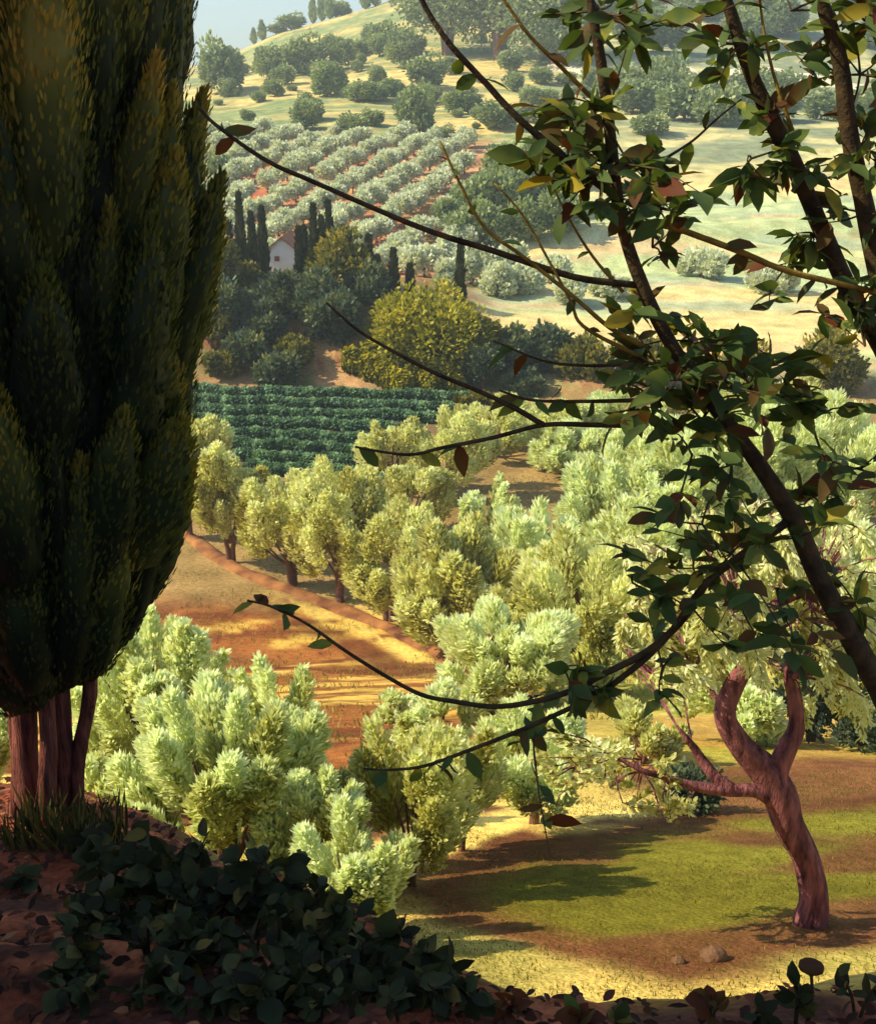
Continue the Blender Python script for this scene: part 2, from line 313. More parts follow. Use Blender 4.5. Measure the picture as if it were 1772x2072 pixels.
# ---------------------------------------------------------------- foliage builders
def plume_leaves(rng, bases, tips, rads, n, L, W, flare=.55, inner=.35, tint=None, drop=0.0):
    k = len(bases); ln = np.linalg.norm(tips - bases, axis=1); w = ln * rads; idx = rng.choice(k, n, p=w / w.sum())
    b, t_ = bases[idx], tips[idx]; ax = norm(t_ - b); h = rng.random(n) ** .8 * .97 + .03
    rv = norm(np.cross(ax, rng.normal(size=(n, 3)))); env = np.sin(np.pi * np.clip(h, 0, 1) ** 1.15 * .93 + .12) ** .7
    env = np.where(np.isfinite(env), env, 0)
    # fingers: radius is modulated round and along the plume
    ph = idx * 1.7; lump = .82 + .3 * np.sin(h * 14 + ph + rv[:, 0] * 4) * np.cos(rv[:, 1] * 5 + ph)
    q = inner + (1 - inner) * rng.random(n) ** .4
    pos = b + (t_ - b) * h[:, None] + rv * (rads[idx] * env * q * lump)[:, None]
    pos[:, 2] -= drop * h * h
    d = ax * 1.0 + rv * flare + rng.normal(size=(n, 3)) * .28
    nm = rv + rng.normal(size=(n, 3)) * .45 + np.array([0, 0, .3])
    v, f = blades(pos, d, nm, L * rng.uniform(.6, 1.25, n), W * rng.uniform(.7, 1.2, n))
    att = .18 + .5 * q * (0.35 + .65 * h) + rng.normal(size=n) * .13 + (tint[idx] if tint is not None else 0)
    return v, f, rep(att)
def olive_meshes(seed, w, h, trunk_h, npl, n, L, W, lean=(0, 0), pr=.13, dome=.55, stems=2):
    """returns crown mesh, trunk mesh; w crown width, h total height"""
    rng = np.random.default_rng(seed); B = []; T = []; Rd = []
    lowb = trunk_h < .12 * h; cz = trunk_h + (h - trunk_h) * .42; rz = (h - trunk_h) * .55
    for k in range(npl):
        a = rng.random() * 2 * math.pi; el = math.asin(rng.uniform(-.95 if lowb else -.45, 1.0)); rr_ = rng.uniform(.72, 1.0)
        c = np.array([math.cos(a) * math.cos(el) * w / 2 * rr_, math.sin(a) * math.cos(el) * w / 2 * rr_, cz + math.sin(el) * rz * rr_])
        tip = c + np.array([math.cos(a) * .05 * w, math.sin(a) * .05 * w, .10 * h]); ln = rng.uniform(.30, .48) * h
        tip[2] = min(tip[2], h * 1.03)
        base = tip - norm(np.array([math.cos(a) * .35 * math.cos(el), math.sin(a) * .35 * math.cos(el), 1.0])) * ln
        base[:2] *= .8
        base[2] = max(base[2], trunk_h * (.1 if lowb else .8))
        B.append(base); T.append(tip); Rd.append(pr * w * rng.uniform(.6, 1.5))
    B, T, Rd = np.array(B), np.array(T), np.array(Rd)
    B[:, 0] += lean[0]; T[:, 0] += lean[0]; B[:, 1] += lean[1]; T[:, 1] += lean[1]
    v, f, at_ = plume_leaves(rng, B, T, Rd, n, L, W, tint=rng.normal(size=npl) * .12)
    crown = mesh('crown', v, f, att=at_)
    parts = []
    for s in range(stems):
        a = s * math.pi * 2 / max(stems, 1) + seed; o = np.array([math.cos(a), math.sin(a), 0]) * w * .02
        top = np.array([lean[0] + math.cos(a) * w * .16, lean[1] + math.sin(a) * w * .16, h * .68])
        parts.append(tube([o + [0, 0, -.15 * trunk_h - .05], o * 1.5 + [0, 0, trunk_h * .5], o * 3 + [lean[0] * .5, lean[1] * .5, trunk_h], top], [w * .045, w * .034, w * .028, w * .008], 8, .25, seed + s))
    for k in range(0, npl, 2):
        parts.append(tube([np.array([lean[0] * .4, lean[1] * .4, trunk_h * .8]), (B[k] + [0, 0, trunk_h]) * .5, T[k] * .8 + B[k] * .2], [w * .02, w * .012, w * .003], 5, 0, 0, 2))
    tv, tf = join(parts)
    return crown, mesh('trunk', tv, tf, smooth=True)
def scale_of(px, py, p):                         # metres per survey unit at point p
    return (p[1] * cp - p[2] * sp) / FOC
NV = [0]
def olive(base, wpx, hpx, label, mat='olive', Y=None, trunk=.22, npl=26, n=9000, Lpx=11, Wpx=5.5, pr=.13, lean=0, stems=2, group='olive trees of the orchard', seed=None):
    p = G(*base) if Y is None else None
    if Y is not None:
        q = at(base[0], base[1], Y); p = np.array([q[0], Y, float(height(q[0], Y))])
        # keep the crown top where the survey has it
        s = scale_of(0, 0, p); top = at(base[0], base[1] - hpx, Y); hh = top[2] - p[2]
    else:
        s = scale_of(0, 0, p); hh = hpx * s / cp * .97
    NV[0] += 1; seed = seed or 100 + NV[0]; w = wpx * s
    cr, tr = olive_meshes(seed, w, hh, hh * trunk, npl, n, Lpx * s, Wpx * s, lean=(lean * s, 0), pr=pr, stems=stems)
    t = thing('olive_tree', label, 'olive tree', p, group)
    obj('crown', cr, M[mat], t); obj('trunk', tr, M['bark'], t)
    return t
# ---- round shrub with lobed dabs
def shrub_mesh(seed, rx, ry, rz, n, L, W, lobes=16, upd=.5):
    rng = np.random.default_rng(seed); d = norm(rng.normal(size=(lobes, 3))); d[:, 2] = np.abs(d[:, 2]) * .9
    cen = d * np.array([rx, ry, rz]) * .55 + np.array([0, 0, rz * .45]); lr = rng.uniform(.2, .55, lobes) * min(rx, rz); cen *= rng.uniform(.75, 1.35, (lobes, 1))
    idx = rng.integers(0, lobes, n); q = norm(rng.normal(size=(n, 3))); rad = lr[idx] * (.7 + .35 * rng.random(n) ** .5)
    pos = cen[idx] + q * rad[:, None] * np.array([1, 1, 1.1]) * (1 + .25 * np.sin(q[:, :1] * 7 + idx[:, None]) * np.cos(q[:, 1:2] * 6 + idx[:, None] * 2)); pos[:, 2] = np.maximum(pos[:, 2], 0.01)
    dr = q * .8 + np.array([0, 0, upd]) + rng.normal(size=(n, 3)) * .4; nm = q + rng.normal(size=(n, 3)) * .35
    v, f = blades(pos, dr, nm, L * rng.uniform(.6, 1.3, n), W * rng.uniform(.7, 1.3, n))
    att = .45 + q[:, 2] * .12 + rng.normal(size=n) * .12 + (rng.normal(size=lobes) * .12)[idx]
    # woody base so it stands
    return mesh('foliage', v, f, att=rep(att))
def stem_mesh(seed, r, h):
    rng = np.random.default_rng(seed); parts = []
    for k in range(5):
        a = k * 1.26 + rng.random(); parts.append(tube([(0, 0, -.2 * h), (math.cos(a) * r * .15, math.sin(a) * r * .15, h * .35), (math.cos(a) * r * .5, math.sin(a) * r * .5, h * .8)], [r * .06, r * .045, r * .012], 6, .2, k))
    return mesh('stems', *join(parts), smooth=True)
def shrub(px, py, wpx, hpx, label, mat, name='shrub', cat='shrub', Y=None, n=2600, Lpx=9, Wpx=5, lobes=16, group=None, seed=None, upd=.5):
    if Y is None: p = G(px, py)
    else:
        q = at(px, py, Y); p = np.array([q[0], Y, float(height(q[0], Y))])
    s = scale_of(0, 0, p); NV[0] += 1; seed = seed or 300 + NV[0]
    hh = hpx * s if Y is None else at(px, py - hpx, Y)[2] - p[2]
    t = thing(name, label, cat, p, group)
    obj('foliage', shrub_mesh(seed, wpx * s / 2 / .95, wpx * s / 2 / .95, hh / 1.15, n, Lpx * s, Wpx * s, lobes, upd), M[mat], t)
    obj('stems', stem_mesh(seed, wpx * s / 2, hh), M['bark'], t)
    return t
# ---- slim cypress
def slim_mesh(seed, w, h, n, L, W):
    rng = np.random.default_rng(seed); t = rng.random(n) ** .9; a = rng.random(n) * 2 * math.pi
    r = w / 2 * np.minimum(1, (t + .05) * 4) ** .5 * (1 - np.clip((t - .12) / .88, 0, 1) ** 1.5) * (.85 + .22 * np.sin(a * 3 + t * 20)) * (.75 + .3 * rng.random(n))
    q = np.stack([np.cos(a), np.sin(a), 0 * a], 1); pos = q * r[:, None] + np.stack([0 * t, 0 * t, t * h * .97 + h * .02], 1)
    v, f = blades(pos, q * .25 + np.array([0, 0, 1.0]) + rng.normal(size=(n, 3)) * .12, q + rng.normal(size=(n, 3)) * .35, L * rng.uniform(.6, 1.3, n), W)
    att = .4 + .15 * np.sin(a * 3 + t * 20) + rng.normal(size=n) * .15
    return mesh('crown', v, f, att=rep(att))
def slim(px, top, basey, wpx, label, Y, group='slim cypresses on the knoll', mat='cyp_small', n=1800, lf=(16, 5)):
    q = at(px, basey, Y); p = np.array([q[0], Y, float(height(q[0], Y))]); s = scale_of(0, 0, p); hh = at(px, top, Y)[2] - p[2]
    NV[0] += 1; t = thing('cypress_tree', label, 'cypress', p, group)
    obj('crown', slim_mesh(500 + NV[0], wpx * s, hh, n, lf[0] * s, lf[1] * s), M[mat], t)
    v, f = tube([(0, 0, -.3), (0, 0, hh * .3), (0, 0, hh * .8)], [wpx * s * .1, wpx * s * .08, wpx * s * .02], 7); obj('trunk', mesh('trunk', v, f, smooth=True), M['bark'], t)
    return t
# ---------------------------------------------------------------- the tall foreground cypress
def big_cypress(base, label, seed, top_z, edge_px=True, nleaf=330000):
    rng = np.random.default_rng(seed); t = thing('cypress_tree', label, 'cypress', base, 'tall cypresses on the bank')
    H = top_z - base[2]; h0 = .95
    # crown radius by height (from the ground)
    pz = np.array([1400, 1375, 1340, 1280, 1200, 1100, 1000, 900, 700, 480, 300, 0]); ed_ = np.array([165, 200, 232, 285, 318, 342, 362, 382, 400, 412, 432, 422])
    cz_ = np.array([at(0, p_, cb[1])[2] for p_ in pz]) - cb[2]; rx_ = np.array([at(e_, p_, cb[1])[0] for e_, p_ in zip(ed_, pz)]) - cb[0] + .17 * np.interp(pz, [0, 300, 600, 1000, 1400], [.25, .7, .9, 1, .2])
    hz = np.r_[cz_, cz_[-1] + 1.2, max(cz_[-1] + 2.4, H)]; hr = np.r_[rx_, rx_[-1] * .8, .05]; h0 = cz_[1] + .12; hz[:3] += np.array([.2, .14, .06])
    rad = lambda z: np.interp(z, hz, hr)
    # dark core
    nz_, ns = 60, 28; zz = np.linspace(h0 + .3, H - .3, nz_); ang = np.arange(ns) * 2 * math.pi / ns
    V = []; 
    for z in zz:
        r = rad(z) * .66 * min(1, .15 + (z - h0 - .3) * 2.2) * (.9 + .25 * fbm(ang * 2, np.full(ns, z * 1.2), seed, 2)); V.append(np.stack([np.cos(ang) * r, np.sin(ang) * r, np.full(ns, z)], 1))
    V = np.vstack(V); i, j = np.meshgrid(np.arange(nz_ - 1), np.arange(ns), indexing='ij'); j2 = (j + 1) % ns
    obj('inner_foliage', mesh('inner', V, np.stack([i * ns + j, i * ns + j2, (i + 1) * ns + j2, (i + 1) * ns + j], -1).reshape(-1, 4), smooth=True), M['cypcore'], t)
    # flame shaped lobes standing against the core
    B = []; T = []; Rd = []; z = h0 - .24; row = 0
    while z < H - .8:
        r = float(rad(z + .45)); k = max(4, int(2 * math.pi * r / .33)); 
        for q in range(k):
            a = (q + .5 * (row % 2) + rng.uniform(-.2, .2)) * 2 * math.pi / k; ln = rng.uniform(.8, 1.6); zb = z + rng.uniform(0 if row == 0 else -.22, .22)
            dk = rng.uniform(.74, 1.03); rb = float(rad(zb + .15)) * .70 * dk; rt = min(float(rad(zb + ln * .8)) * .98, float(rad(zb + ln * .4)) + .05) * dk
            B.append((math.cos(a) * rb, math.sin(a) * rb, zb)); T.append((math.cos(a) * rt, math.sin(a) * rt, zb + ln)); Rd.append(rng.uniform(.12, .215) * (.5 + .5 * min(1, r / .6)))
        z += .46; row += 1
    B, T, Rd = map(np.array, (B, T, Rd)); ln = np.linalg.norm(T - B, axis=1)
    idx = rng.choice(len(B), nleaf, p=ln * Rd / (ln * Rd).sum()); h = rng.random(nleaf); ax = norm(T[idx] - B[idx]); rv = norm(np.cross(ax, rng.normal(size=(nleaf, 3))))
    env = np.clip(2.6 * h ** .6 * (1 - h ** 1.1), 0, 1) ** .75; lump = .96 + .08 * np.sin(h * 13 + idx + rv[:, 0] * 5)
    pos = B[idx] + (T[idx] - B[idx]) * h[:, None] + rv * (Rd[idx] * env * lump * (.74 + .3 * rng.random(nleaf)))[:, None]
    v, f = blades(pos, ax + rv * .22 + rng.normal(size=(nleaf, 3)) * .13, rv + rng.normal(size=(nleaf, 3)) * .3, .05 * rng.uniform(.6, 1.3, nleaf), .014)
    tinl = np.random.default_rng(seed + 1).normal(size=len(B)) * .17; att = .20 + .50 * h ** 1.3 + rng.normal(size=nleaf) * .05 + tinl[idx]  # tint rises to ochre at the tips, painted in as sun highlights
    tin = (np.random.default_rng(seed + 1).normal(size=len(B)) * .17); hh_ = np.linspace(0.02, .98, 10); sg = np.arange(10) * 2 * math.pi / 10; LV = []; LA = []; LF = []
    for k in range(len(B)):
        ax_ = norm(T[k] - B[k]); s_ = norm(np.cross(ax_, [0.3, .9, .1])); b_ = np.cross(s_, ax_); o_ = len(LV) * 100
        rr_ = Rd[k] * .80 * np.clip(2.6 * hh_ ** .6 * (1 - hh_ ** 1.1), .02, 1) ** .75; rr_ = rr_[:, None] * (1 + .16 * np.sin(sg * 3 + k)[None] + .08 * np.sin(hh_ * 20 + k)[:, None])
        LV.append((B[k] + (T[k] - B[k]) * hh_[:, None])[:, None, :] + rr_[..., None] * (np.cos(sg)[None, :, None] * s_ + np.sin(sg)[None, :, None] * b_)); LA.append(np.repeat(.02 + .40 * hh_ ** 1.3 + tin[k], 10))  # lobe bodies coloured darker than the leaves so the gaps look shaded
        i_, j_ = np.meshgrid(np.arange(9), np.arange(10), indexing='ij'); jj = (j_ + 1) % 10; LF.append(o_ + np.stack([i_ * 10 + j_, i_ * 10 + jj, (i_ + 1) * 10 + jj, (i_ + 1) * 10 + j_], -1).reshape(-1, 4))
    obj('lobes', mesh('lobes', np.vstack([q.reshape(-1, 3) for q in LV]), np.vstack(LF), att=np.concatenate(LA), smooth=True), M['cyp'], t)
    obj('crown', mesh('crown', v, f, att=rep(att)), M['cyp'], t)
    return t
cb = G(110, 1652)
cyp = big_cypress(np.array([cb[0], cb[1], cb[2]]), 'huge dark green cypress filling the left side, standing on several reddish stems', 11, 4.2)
# stems of the big cypress (placed where they show under the crown)
s0 = scale_of(0, 0, cb)
for k, (bx, by, tx, r) in enumerate(((60, 1640, 48, 25), (88, 1655, 92, 17), (122, 1650, 118, 20), (158, 1640, 182, 15), (28, 1600, 20, 14))):
    dy = (.0, -.12, .1, .12, .2)[k]; b = at(bx, by, cb[1] + dy) - cb; b[2] = float(height(cb[0] + b[0], cb[1] + dy)) - cb[2] - .1
    tt = at(tx, 1370, cb[1] + dy * .6) - cb; md = (b * .55 + tt * .45) + np.array([(-.02, .01, .015, -.03, .02)[k], 0, 0])
    v, f = tube([b, b + (0, 0, .14), md, tt, tt + (0, 0, .6)], [r * s0 * 1.5, r * s0 * 1.15, r * s0, r * s0 * .95, r * s0 * .6], 14, .28, k * 3, 5)
    obj('trunk', mesh('trunk', v, f, smooth=True), M['cypbark'], cyp)
for k, (x, y, lb) in enumerate(((-5.3, 4.3, 'tall dark unseen cypress added to shade the bank, left of the huge one'), (-5.0, 1.7, 'tall dark unseen cypress added to shade the bank, beside the viewer'), (-4.7, 3.0, 'tall dark unseen cypress added for shade on the near left bank'))):
    b = on(x, y); c2 = big_cypress(b, lb, 21 + k, b[2] + 6.6, nleaf=50000)  # unseen cypresses, added only to throw shade on the bank and saplings
    v, f = tube([(0, 0, -.2), (0, 0, 1.2), (0, 0, 4)], [.2, .15, .08], 10, .2, 4); obj('trunk', mesh('trunk', v, f, smooth=True), M['cypbark'], c2)
# ---------------------------------------------------------------- old pruned olive on the right
ob = G(1640, 1872); so = scale_of(0, 0, ob)
old = thing('olive_tree', 'old pruned olive with a leaning reddish forked trunk on the grassy clearing', 'olive tree', ob)
def OP(px, py, dy=0.0):
    q = at(px, py, ob[1] + dy) - ob; return q
def limb(pts, name, par, mat, seg=14, rough=.3, seed=0, sub=6):
    P = [OP(a, b, c) for a, b, c, r in pts]; Rr_ = [r * .84 * so for a, b, c, r in pts]
    v, f = tube(P, Rr_, seg, rough, seed, sub); return obj(name, mesh(name, v, f, smooth=True), mat, par)
limb([(1640, 1925, 0, 66), (1640, 1872, 0, 42), (1648, 1810, 0, 32), (1632, 1740, .03, 31), (1598, 1672, .03, 34), (1578, 1610, .04, 40), (1545, 1560, .03, 38), (1498, 1510, -.02, 28), (1468, 1445, -.05, 23), (1486, 1388, -.04, 20), (1512, 1345, -.03, 17), (1530, 1290, 0, 14), (1550, 1240, .03, 11), (1590, 1212, .08, 11), (1645, 1190, .12, 9), (1700, 1150, .2, 5)], 'trunk', old, M['oldbark'], 20, .32, 3)
for k, pts in enumerate((
    [(1565, 1580, .02, 26), (1590, 1520, .06, 24), (1610, 1470, .1, 20), (1606, 1410, .1, 15), (1594, 1370, .1, 10), (1600, 1330, .1, 5)],
    [(1575, 1625, .0, 24), (1530, 1600, -.05, 17), (1470, 1600, -.1, 14), (1400, 1590, -.15, 11), (1345, 1572, -.2, 8), (1300, 1560, -.25, 6), (1230, 1530, -.2, 4), (1180, 1560, -.2, 2)],
    [(1480, 1600, -.1, 15), (1445, 1570, -.05, 14), (1418, 1535, 0, 11), (1400, 1508, 0, 9), (1370, 1470, 0, 3)],
    [(1468, 1440, -.03, 8), (1440, 1400, .1, 6), (1405, 1352, .2, 5), (1370, 1310, .3, 2)],
    [(1530, 1295, 0, 9), (1500, 1240, -.1, 7), (1490, 1195, -.15, 5), (1475, 1130, -.2, 2)],
    [(1505, 1350, 0, 8), (1540, 1300, .2, 6), (1600, 1260, .3, 4), (1640, 1230, .4, 2)],
    [(1375, 1400, .9, 5), (1340, 1370, 1.0, 9), (1305, 1350, 1.1, 8), (1270, 1320, 1.1, 3)])):
    limb(pts, 'branch', old, M['oldbark'], 10, .2, 20 + k, 4)
# sprays: clusters of narrow leaves hung on thin twigs
rng = np.random.default_rng(77); V_ = []; A_ = []; tw = []
def spray(px, py, dy, ln, ang, n, L, W, base=None):
    c = OP(px, py, dy); d = np.array([math.cos(math.radians(ang)), rng.normal() * .3, math.sin(math.radians(ang))]); d /= np.linalg.norm(d)
    e = c + d * ln * so; t = rng.random(n); off = norm(rng.normal(size=(n, 3))); pos = c + (e - c) * t[:, None] + off * (ln * so * .13) * rng.random((n, 1))
    dd = d * .8 + off * .6 + rng.normal(size=(n, 3)) * .25
    v, f = blades(pos, dd, off + rng.normal(size=(n, 3)) * .5, L * so * rng.uniform(.6, 1.2, n), W * so)
    V_.append(v); A_.append(rep(.55 + rng.normal() * .18 + rng.normal(size=n) * .15)); near = min(limbs_pts, key=lambda q: np.linalg.norm(q - c)); tw.append(tube([near, (near + c) / 2 + [0, 0, 12 * so], c, e], [2.2 * so, 1.8 * so, 1.3 * so, .6 * so], 5, 0, 0, 2))
limbs_pts = [OP(*q) for q in ((1530, 1290), (1590, 1212), (1645, 1190), (1600, 1370), (1490, 1230), (1640, 1230), (1405, 1352), (1370, 1470), (1300, 1562), (1345, 1574), (1400, 1508), (1425, 1585), (1230, 1530), (1180, 1560))]
for k in range(170):          # upper crown, hanging strokes
    px = rng.uniform(1250, 1790); py = rng.uniform(1010, 1330) + max(0, (1450 - px)) * .35
    spray(px, py, rng.uniform(-.9, 1.4), rng.uniform(50, 120), rng.normal(-68, 18) if px > 1420 else rng.normal(-50, 20), 110, 17, 5.5)
for k in range(50):          # low left skirts
    px = rng.uniform(1110, 1370); py = 1495 + (px - 1110) * .35 + rng.uniform(-20, 95); spray(px, py, rng.uniform(-.8, .5), rng.uniform(30, 60), rng.uniform(-60, 200), 40, 16, 7)
for k in range(22):
    spray(rng.uniform(1600, 1772), rng.uniform(1240, 1420), rng.uniform(0, 1.2), rng.uniform(50, 100), rng.normal(-75, 15), 70, 16, 5.5)
V_ = np.vstack(V_); F_ = np.arange(len(V_)).reshape(-1, 6)
obj('crown', mesh('crown', V_, F_, att=np.concatenate(A_)), M['olive'], old)
obj('twigs', mesh('twigs', *join(tw)), M['oldbark'], old)
# ---------------------------------------------------------------- olives in the orchard
olive((330, 1600), 330, 345, 'broad pale olive right beside the huge cypress stems, behind the bushy one', 'olive_pale', Y=16, npl=34, n=22000, Lpx=17, Wpx=6.5, pr=.085)
olive((470, 1850), 430, 440, 'bushy pale olive with fingered top just behind the bank plants', 'olive_pale', Y=11, npl=38, n=42000, Lpx=23, Wpx=6, pr=.075, trunk=.1)
olive((565, 1660), 170, 335, 'narrow upright pale olive right of the bushy one beside the orange field', 'olive_pale', Y=14.5, npl=16, n=9000, Lpx=18, Wpx=5.8, pr=.14)
olive((725, 1920), 230, 290, 'low pale olive bush spilling along the sunny edge of the clearing', 'olive_pale', Y=9.3, npl=22, n=16000, Lpx=20, Wpx=6, pr=.12, trunk=.1)
olive((640, 1730), 130, 190, 'small pale olive sprig right of the bushy olive', 'olive_pale', Y=11.8, npl=10, n=4500, Lpx=17, Wpx=5.8, pr=.16, trunk=.1)
olive((640, 1860), 210, 290, 'upright pale olive filling the gap between the bushy olive and the low bush', 'olive_pale', Y=10.4, npl=18, n=16000, Lpx=20, Wpx=6, pr=.10, trunk=.1)
olive((210, 1730), 120, 190, 'small pale olive low between cypress stems and bushy olive', 'olive_pale', Y=11.5, npl=10, n=4500, Lpx=18, Wpx=5.8, pr=.15, trunk=.1)
olive((-20, 1620), 130, 240, 'pale olive at the left edge behind the cypress stems', 'olive_pale', Y=14, npl=10, n=5000, Lpx=18, Wpx=5.8, pr=.15)
olive((385, 1088), 130, 240, 'farthest olive of the path row, next to the huge cypress crown', npl=16, n=10000, Lpx=10, Wpx=4.2, pr=.15)
olive((468, 1140), 160, 245, 'second farthest olive of the path row', npl=18, n=12000, Lpx=10, Wpx=4.2, pr=.15)
olive((592, 1184), 210, 240, 'broad olive in the middle of the path row', npl=24, n=17000, Lpx=10, Wpx=4.2, pr=.13)
olive((688, 1218), 190, 275, 'tallest olive of the path row, fourth from the huge cypress', npl=24, n=16000, Lpx=10, Wpx=4.2, pr=.13)
olive((787, 1256), 205, 250, 'round olive of the path row with a brown shaded underside', npl=24, n=17000, Lpx=10, Wpx=4.2, pr=.13, mat='olive')
olive((860, 1298), 130, 230, 'nearest small olive of the path row, at the end of the red path', npl=16, n=10000, Lpx=10, Wpx=4.2, pr=.15)
olive((790, 1005), 150, 165, 'olive at the near edge of the vineyard behind the path row', npl=16, n=7500, Lpx=8, Wpx=3.8)
olive((905, 1000), 190, 165, 'wide olive right of the vineyard edge, behind the path row', npl=18, n=9000, Lpx=8, Wpx=3.8)
olive((1000, 925), 130, 100, 'olive at the right end of the vineyard, above the orange soil', npl=16, n=7500, Lpx=8, Wpx=3.8)
olive((830, 1090), 170, 150, 'ochre olive between the path row and the vineyard', 'olive', npl=16, n=7500, Lpx=8, Wpx=4)
olive((415, 990), 120, 150, 'olive beside the huge cypress crown below the vineyard', npl=14, n=4000, Lpx=9, Wpx=5.5)
olive((985, 1135), 120, 170, 'slim olive left of the orange soil slope', 'olive_pale', npl=12, n=4000, Lpx=12, Wpx=6)
right = [(955, 1335, 200, 265, 'olive right of the red path end'), (1085, 1300, 220, 260, 'olive in the middle of the orchard slope, below the orange soil'), (1290, 1150, 200, 230, 'olive right of the orange soil slope'),
         (1350, 1075, 190, 200, 'far olive on the orchard slope under the leafy branches'), (1060, 1425, 230, 200, 'olive just above the drooping foreground twigs'), (1210, 1400, 260, 300, 'full olive in the middle of the orchard, left of the old forked olive'),
         (1330, 1330, 240, 320, 'tall olive behind the left limbs of the old forked olive'), (1420, 1150, 230, 260, 'olive seen through the leafy sapling twigs'), (1545, 1110, 250, 280, 'bright olive behind the thick dark sapling stem'),
         (1690, 1090, 250, 270, 'bright olive near the right edge behind the sapling'), (1450, 1300, 200, 230, 'olive directly behind the old forked olive crown'), (1700, 1310, 220, 260, 'olive at the right edge behind the old forked olive'),
         (1205, 1240, 150, 140, 'small olive in the gap of the orchard slope'), (1185, 960, 130, 90, 'farthest olive of the slope, above the orange soil'), (1370, 1010, 180, 150, 'far olive under the dense sapling leaves'), (1600, 960, 220, 180, 'far olive right of the meadow foot')]
for k, (x, y, w_, h_, lb) in enumerate(right):
    lv = 15 if y > 1250 else 12
    olive((x, y), w_ * 1.22, h_ * 1.03, lb, 'olive_pale' if k % 5 else 'olive', npl=38, n=19000, Lpx=lv + 4, Wpx=lv * .34, pr=.095, lean=-w_ * .16, trunk=.12)
olive((832, 1792), 250, 345, 'young olive with a bare reddish trunk at the left tip of the clearing', 'olive', npl=28, n=12000, Lpx=17, Wpx=5.8, pr=.11, stems=1, trunk=.24)
olive((930, 1722), 190, 270, 'young olive next to the left tip of the clearing', 'olive', npl=20, n=8000, Lpx=16, Wpx=5.8, pr=.12, stems=1, trunk=.24)
olive((1076, 1668), 250, 240, 'young olive at the back edge of the clearing under the drooping twigs', 'olive_pale', npl=24, n=9500, Lpx=16, Wpx=5.8, pr=.12, stems=1, trunk=.34)
olive((900, 1530), 200, 130, 'low olive at the foot of the orange field', 'olive_pale', npl=14, n=6000, Lpx=15, Wpx=5.8, pr=.14, trunk=.1)
olive((800, 1460), 80, 60, 'tiny pale olive seedling on the orange field', 'olive_pale', npl=7, n=1500, Lpx=12, Wpx=6, pr=.2, trunk=.1)
olive((1480, 1500), 210, 170, 'low pale olive just behind the fork of the old olive', 'olive_pale', npl=16, n=7000, Lpx=16, Wpx=5.8, pr=.13, trunk=.1)
olive((1300, 1545), 170, 120, 'low olive behind the low left limbs of the old olive', 'olive', npl=14, n=5000, Lpx=15, Wpx=5.8, pr=.14, trunk=.1)
olive((1010, 890), 130, 85, 'low olive between the vineyard end and the meadow foot', 'olive', npl=14, n=6000, Lpx=8, Wpx=3.8, trunk=.12)
olive((1130, 905), 160, 95, 'wide olive above the orange soil near the meadow foot', 'olive', npl=16, n=8000, Lpx=8, Wpx=3.8, trunk=.12)
olive((1255, 890), 170, 100, 'wide olive behind the lowest leafy band of the nearest sapling', 'olive_pale', npl=16, n=8000, Lpx=8, Wpx=3.8, trunk=.12)
olive((1400, 900), 190, 100, 'wide olive at the meadow foot behind the crossing sapling stem', 'olive', npl=16, n=8000, Lpx=8, Wpx=3.8, trunk=.12)
shrub(1640, 1500, 190, 190, 'dark blue green bush behind the right limb of the old olive', 'bush_dark', n=5000, Lpx=14, Wpx=8)
shrub(1400, 1640, 110, 80, 'low dark bush under the left limb of the old olive', 'bush_dark', n=2500, Lpx=12, Wpx=7)
shrub(1740, 1520, 100, 80, 'low dark bush at the right edge of the clearing', 'bush_dark', n=2500, Lpx=12, Wpx=7)
# red path on the low bank that carries the olive row
pc = [G(x, y)[:2] for x, y in ((300, 1042), (392, 1092), (470, 1146), (560, 1186), (690, 1232), (790, 1272), (880, 1316), (930, 1345))]
pc = np.array(pc); tt = np.linspace(0, len(pc) - 1, 160); cx = np.interp(tt, range(len(pc)), pc[:, 0]); cy = np.interp(tt, range(len(pc)), pc[:, 1])
T = norm(np.gradient(np.stack([cx, cy], 1), axis=0)); N = np.stack([-T[:, 1], T[:, 0]], 1); rows = []
for o, dz in ((-.7, -.3), (-.5, .06), (-.2, .22), (.12, .24), (.4, .08), (.62, -.3)):
    x = cx + N[:, 0] * o * (1 + .2 * np.sin(tt * 5)); y = cy + N[:, 1] * o; rows.append(np.stack([x, y, height(x, y) + dz + .10 * fbm(tt * 9 + o * 4, tt * 0 + o * 3, 3, 3)], 1))
Vp = np.stack(rows, 1).reshape(-1, 3); i, j = np.meshgrid(np.arange(159), np.arange(5), indexing='ij'); a0 = (i * 6 + j).ravel()
M['path'] = solidmat('terrace_bank_soil', (.08, .025, .015), (.38, .17, .06), .7, bump=.8, bscale=5)
pth = obj('path', mesh('path', Vp, np.stack([a0, a0 + 1, a0 + 7, a0 + 6], 1), smooth=True), M['path']); pth['kind'] = 'structure'
tc_ = np.array([G(x, y, 115)[:2] for x, y in ((1130, 128), (1230, 150), (1330, 138), (1420, 165), (1520, 142), (1600, 152), (1700, 172), (1800, 190), (1900, 190))]); tt = np.linspace(0, 8, 120)
def crom(P, tt):
    i = np.clip(tt.astype(int), 0, len(P) - 2); f = (tt - i)[:, None]; g_ = lambda k: P[np.clip(i + k, 0, len(P) - 1)]; return .5 * (2 * g_(0) + (g_(1) - g_(-1)) * f + (2 * g_(-1) - 5 * g_(0) + 4 * g_(1) - g_(2)) * f * f + (3 * g_(0) - g_(-1) - 3 * g_(1) + g_(2)) * f ** 3)
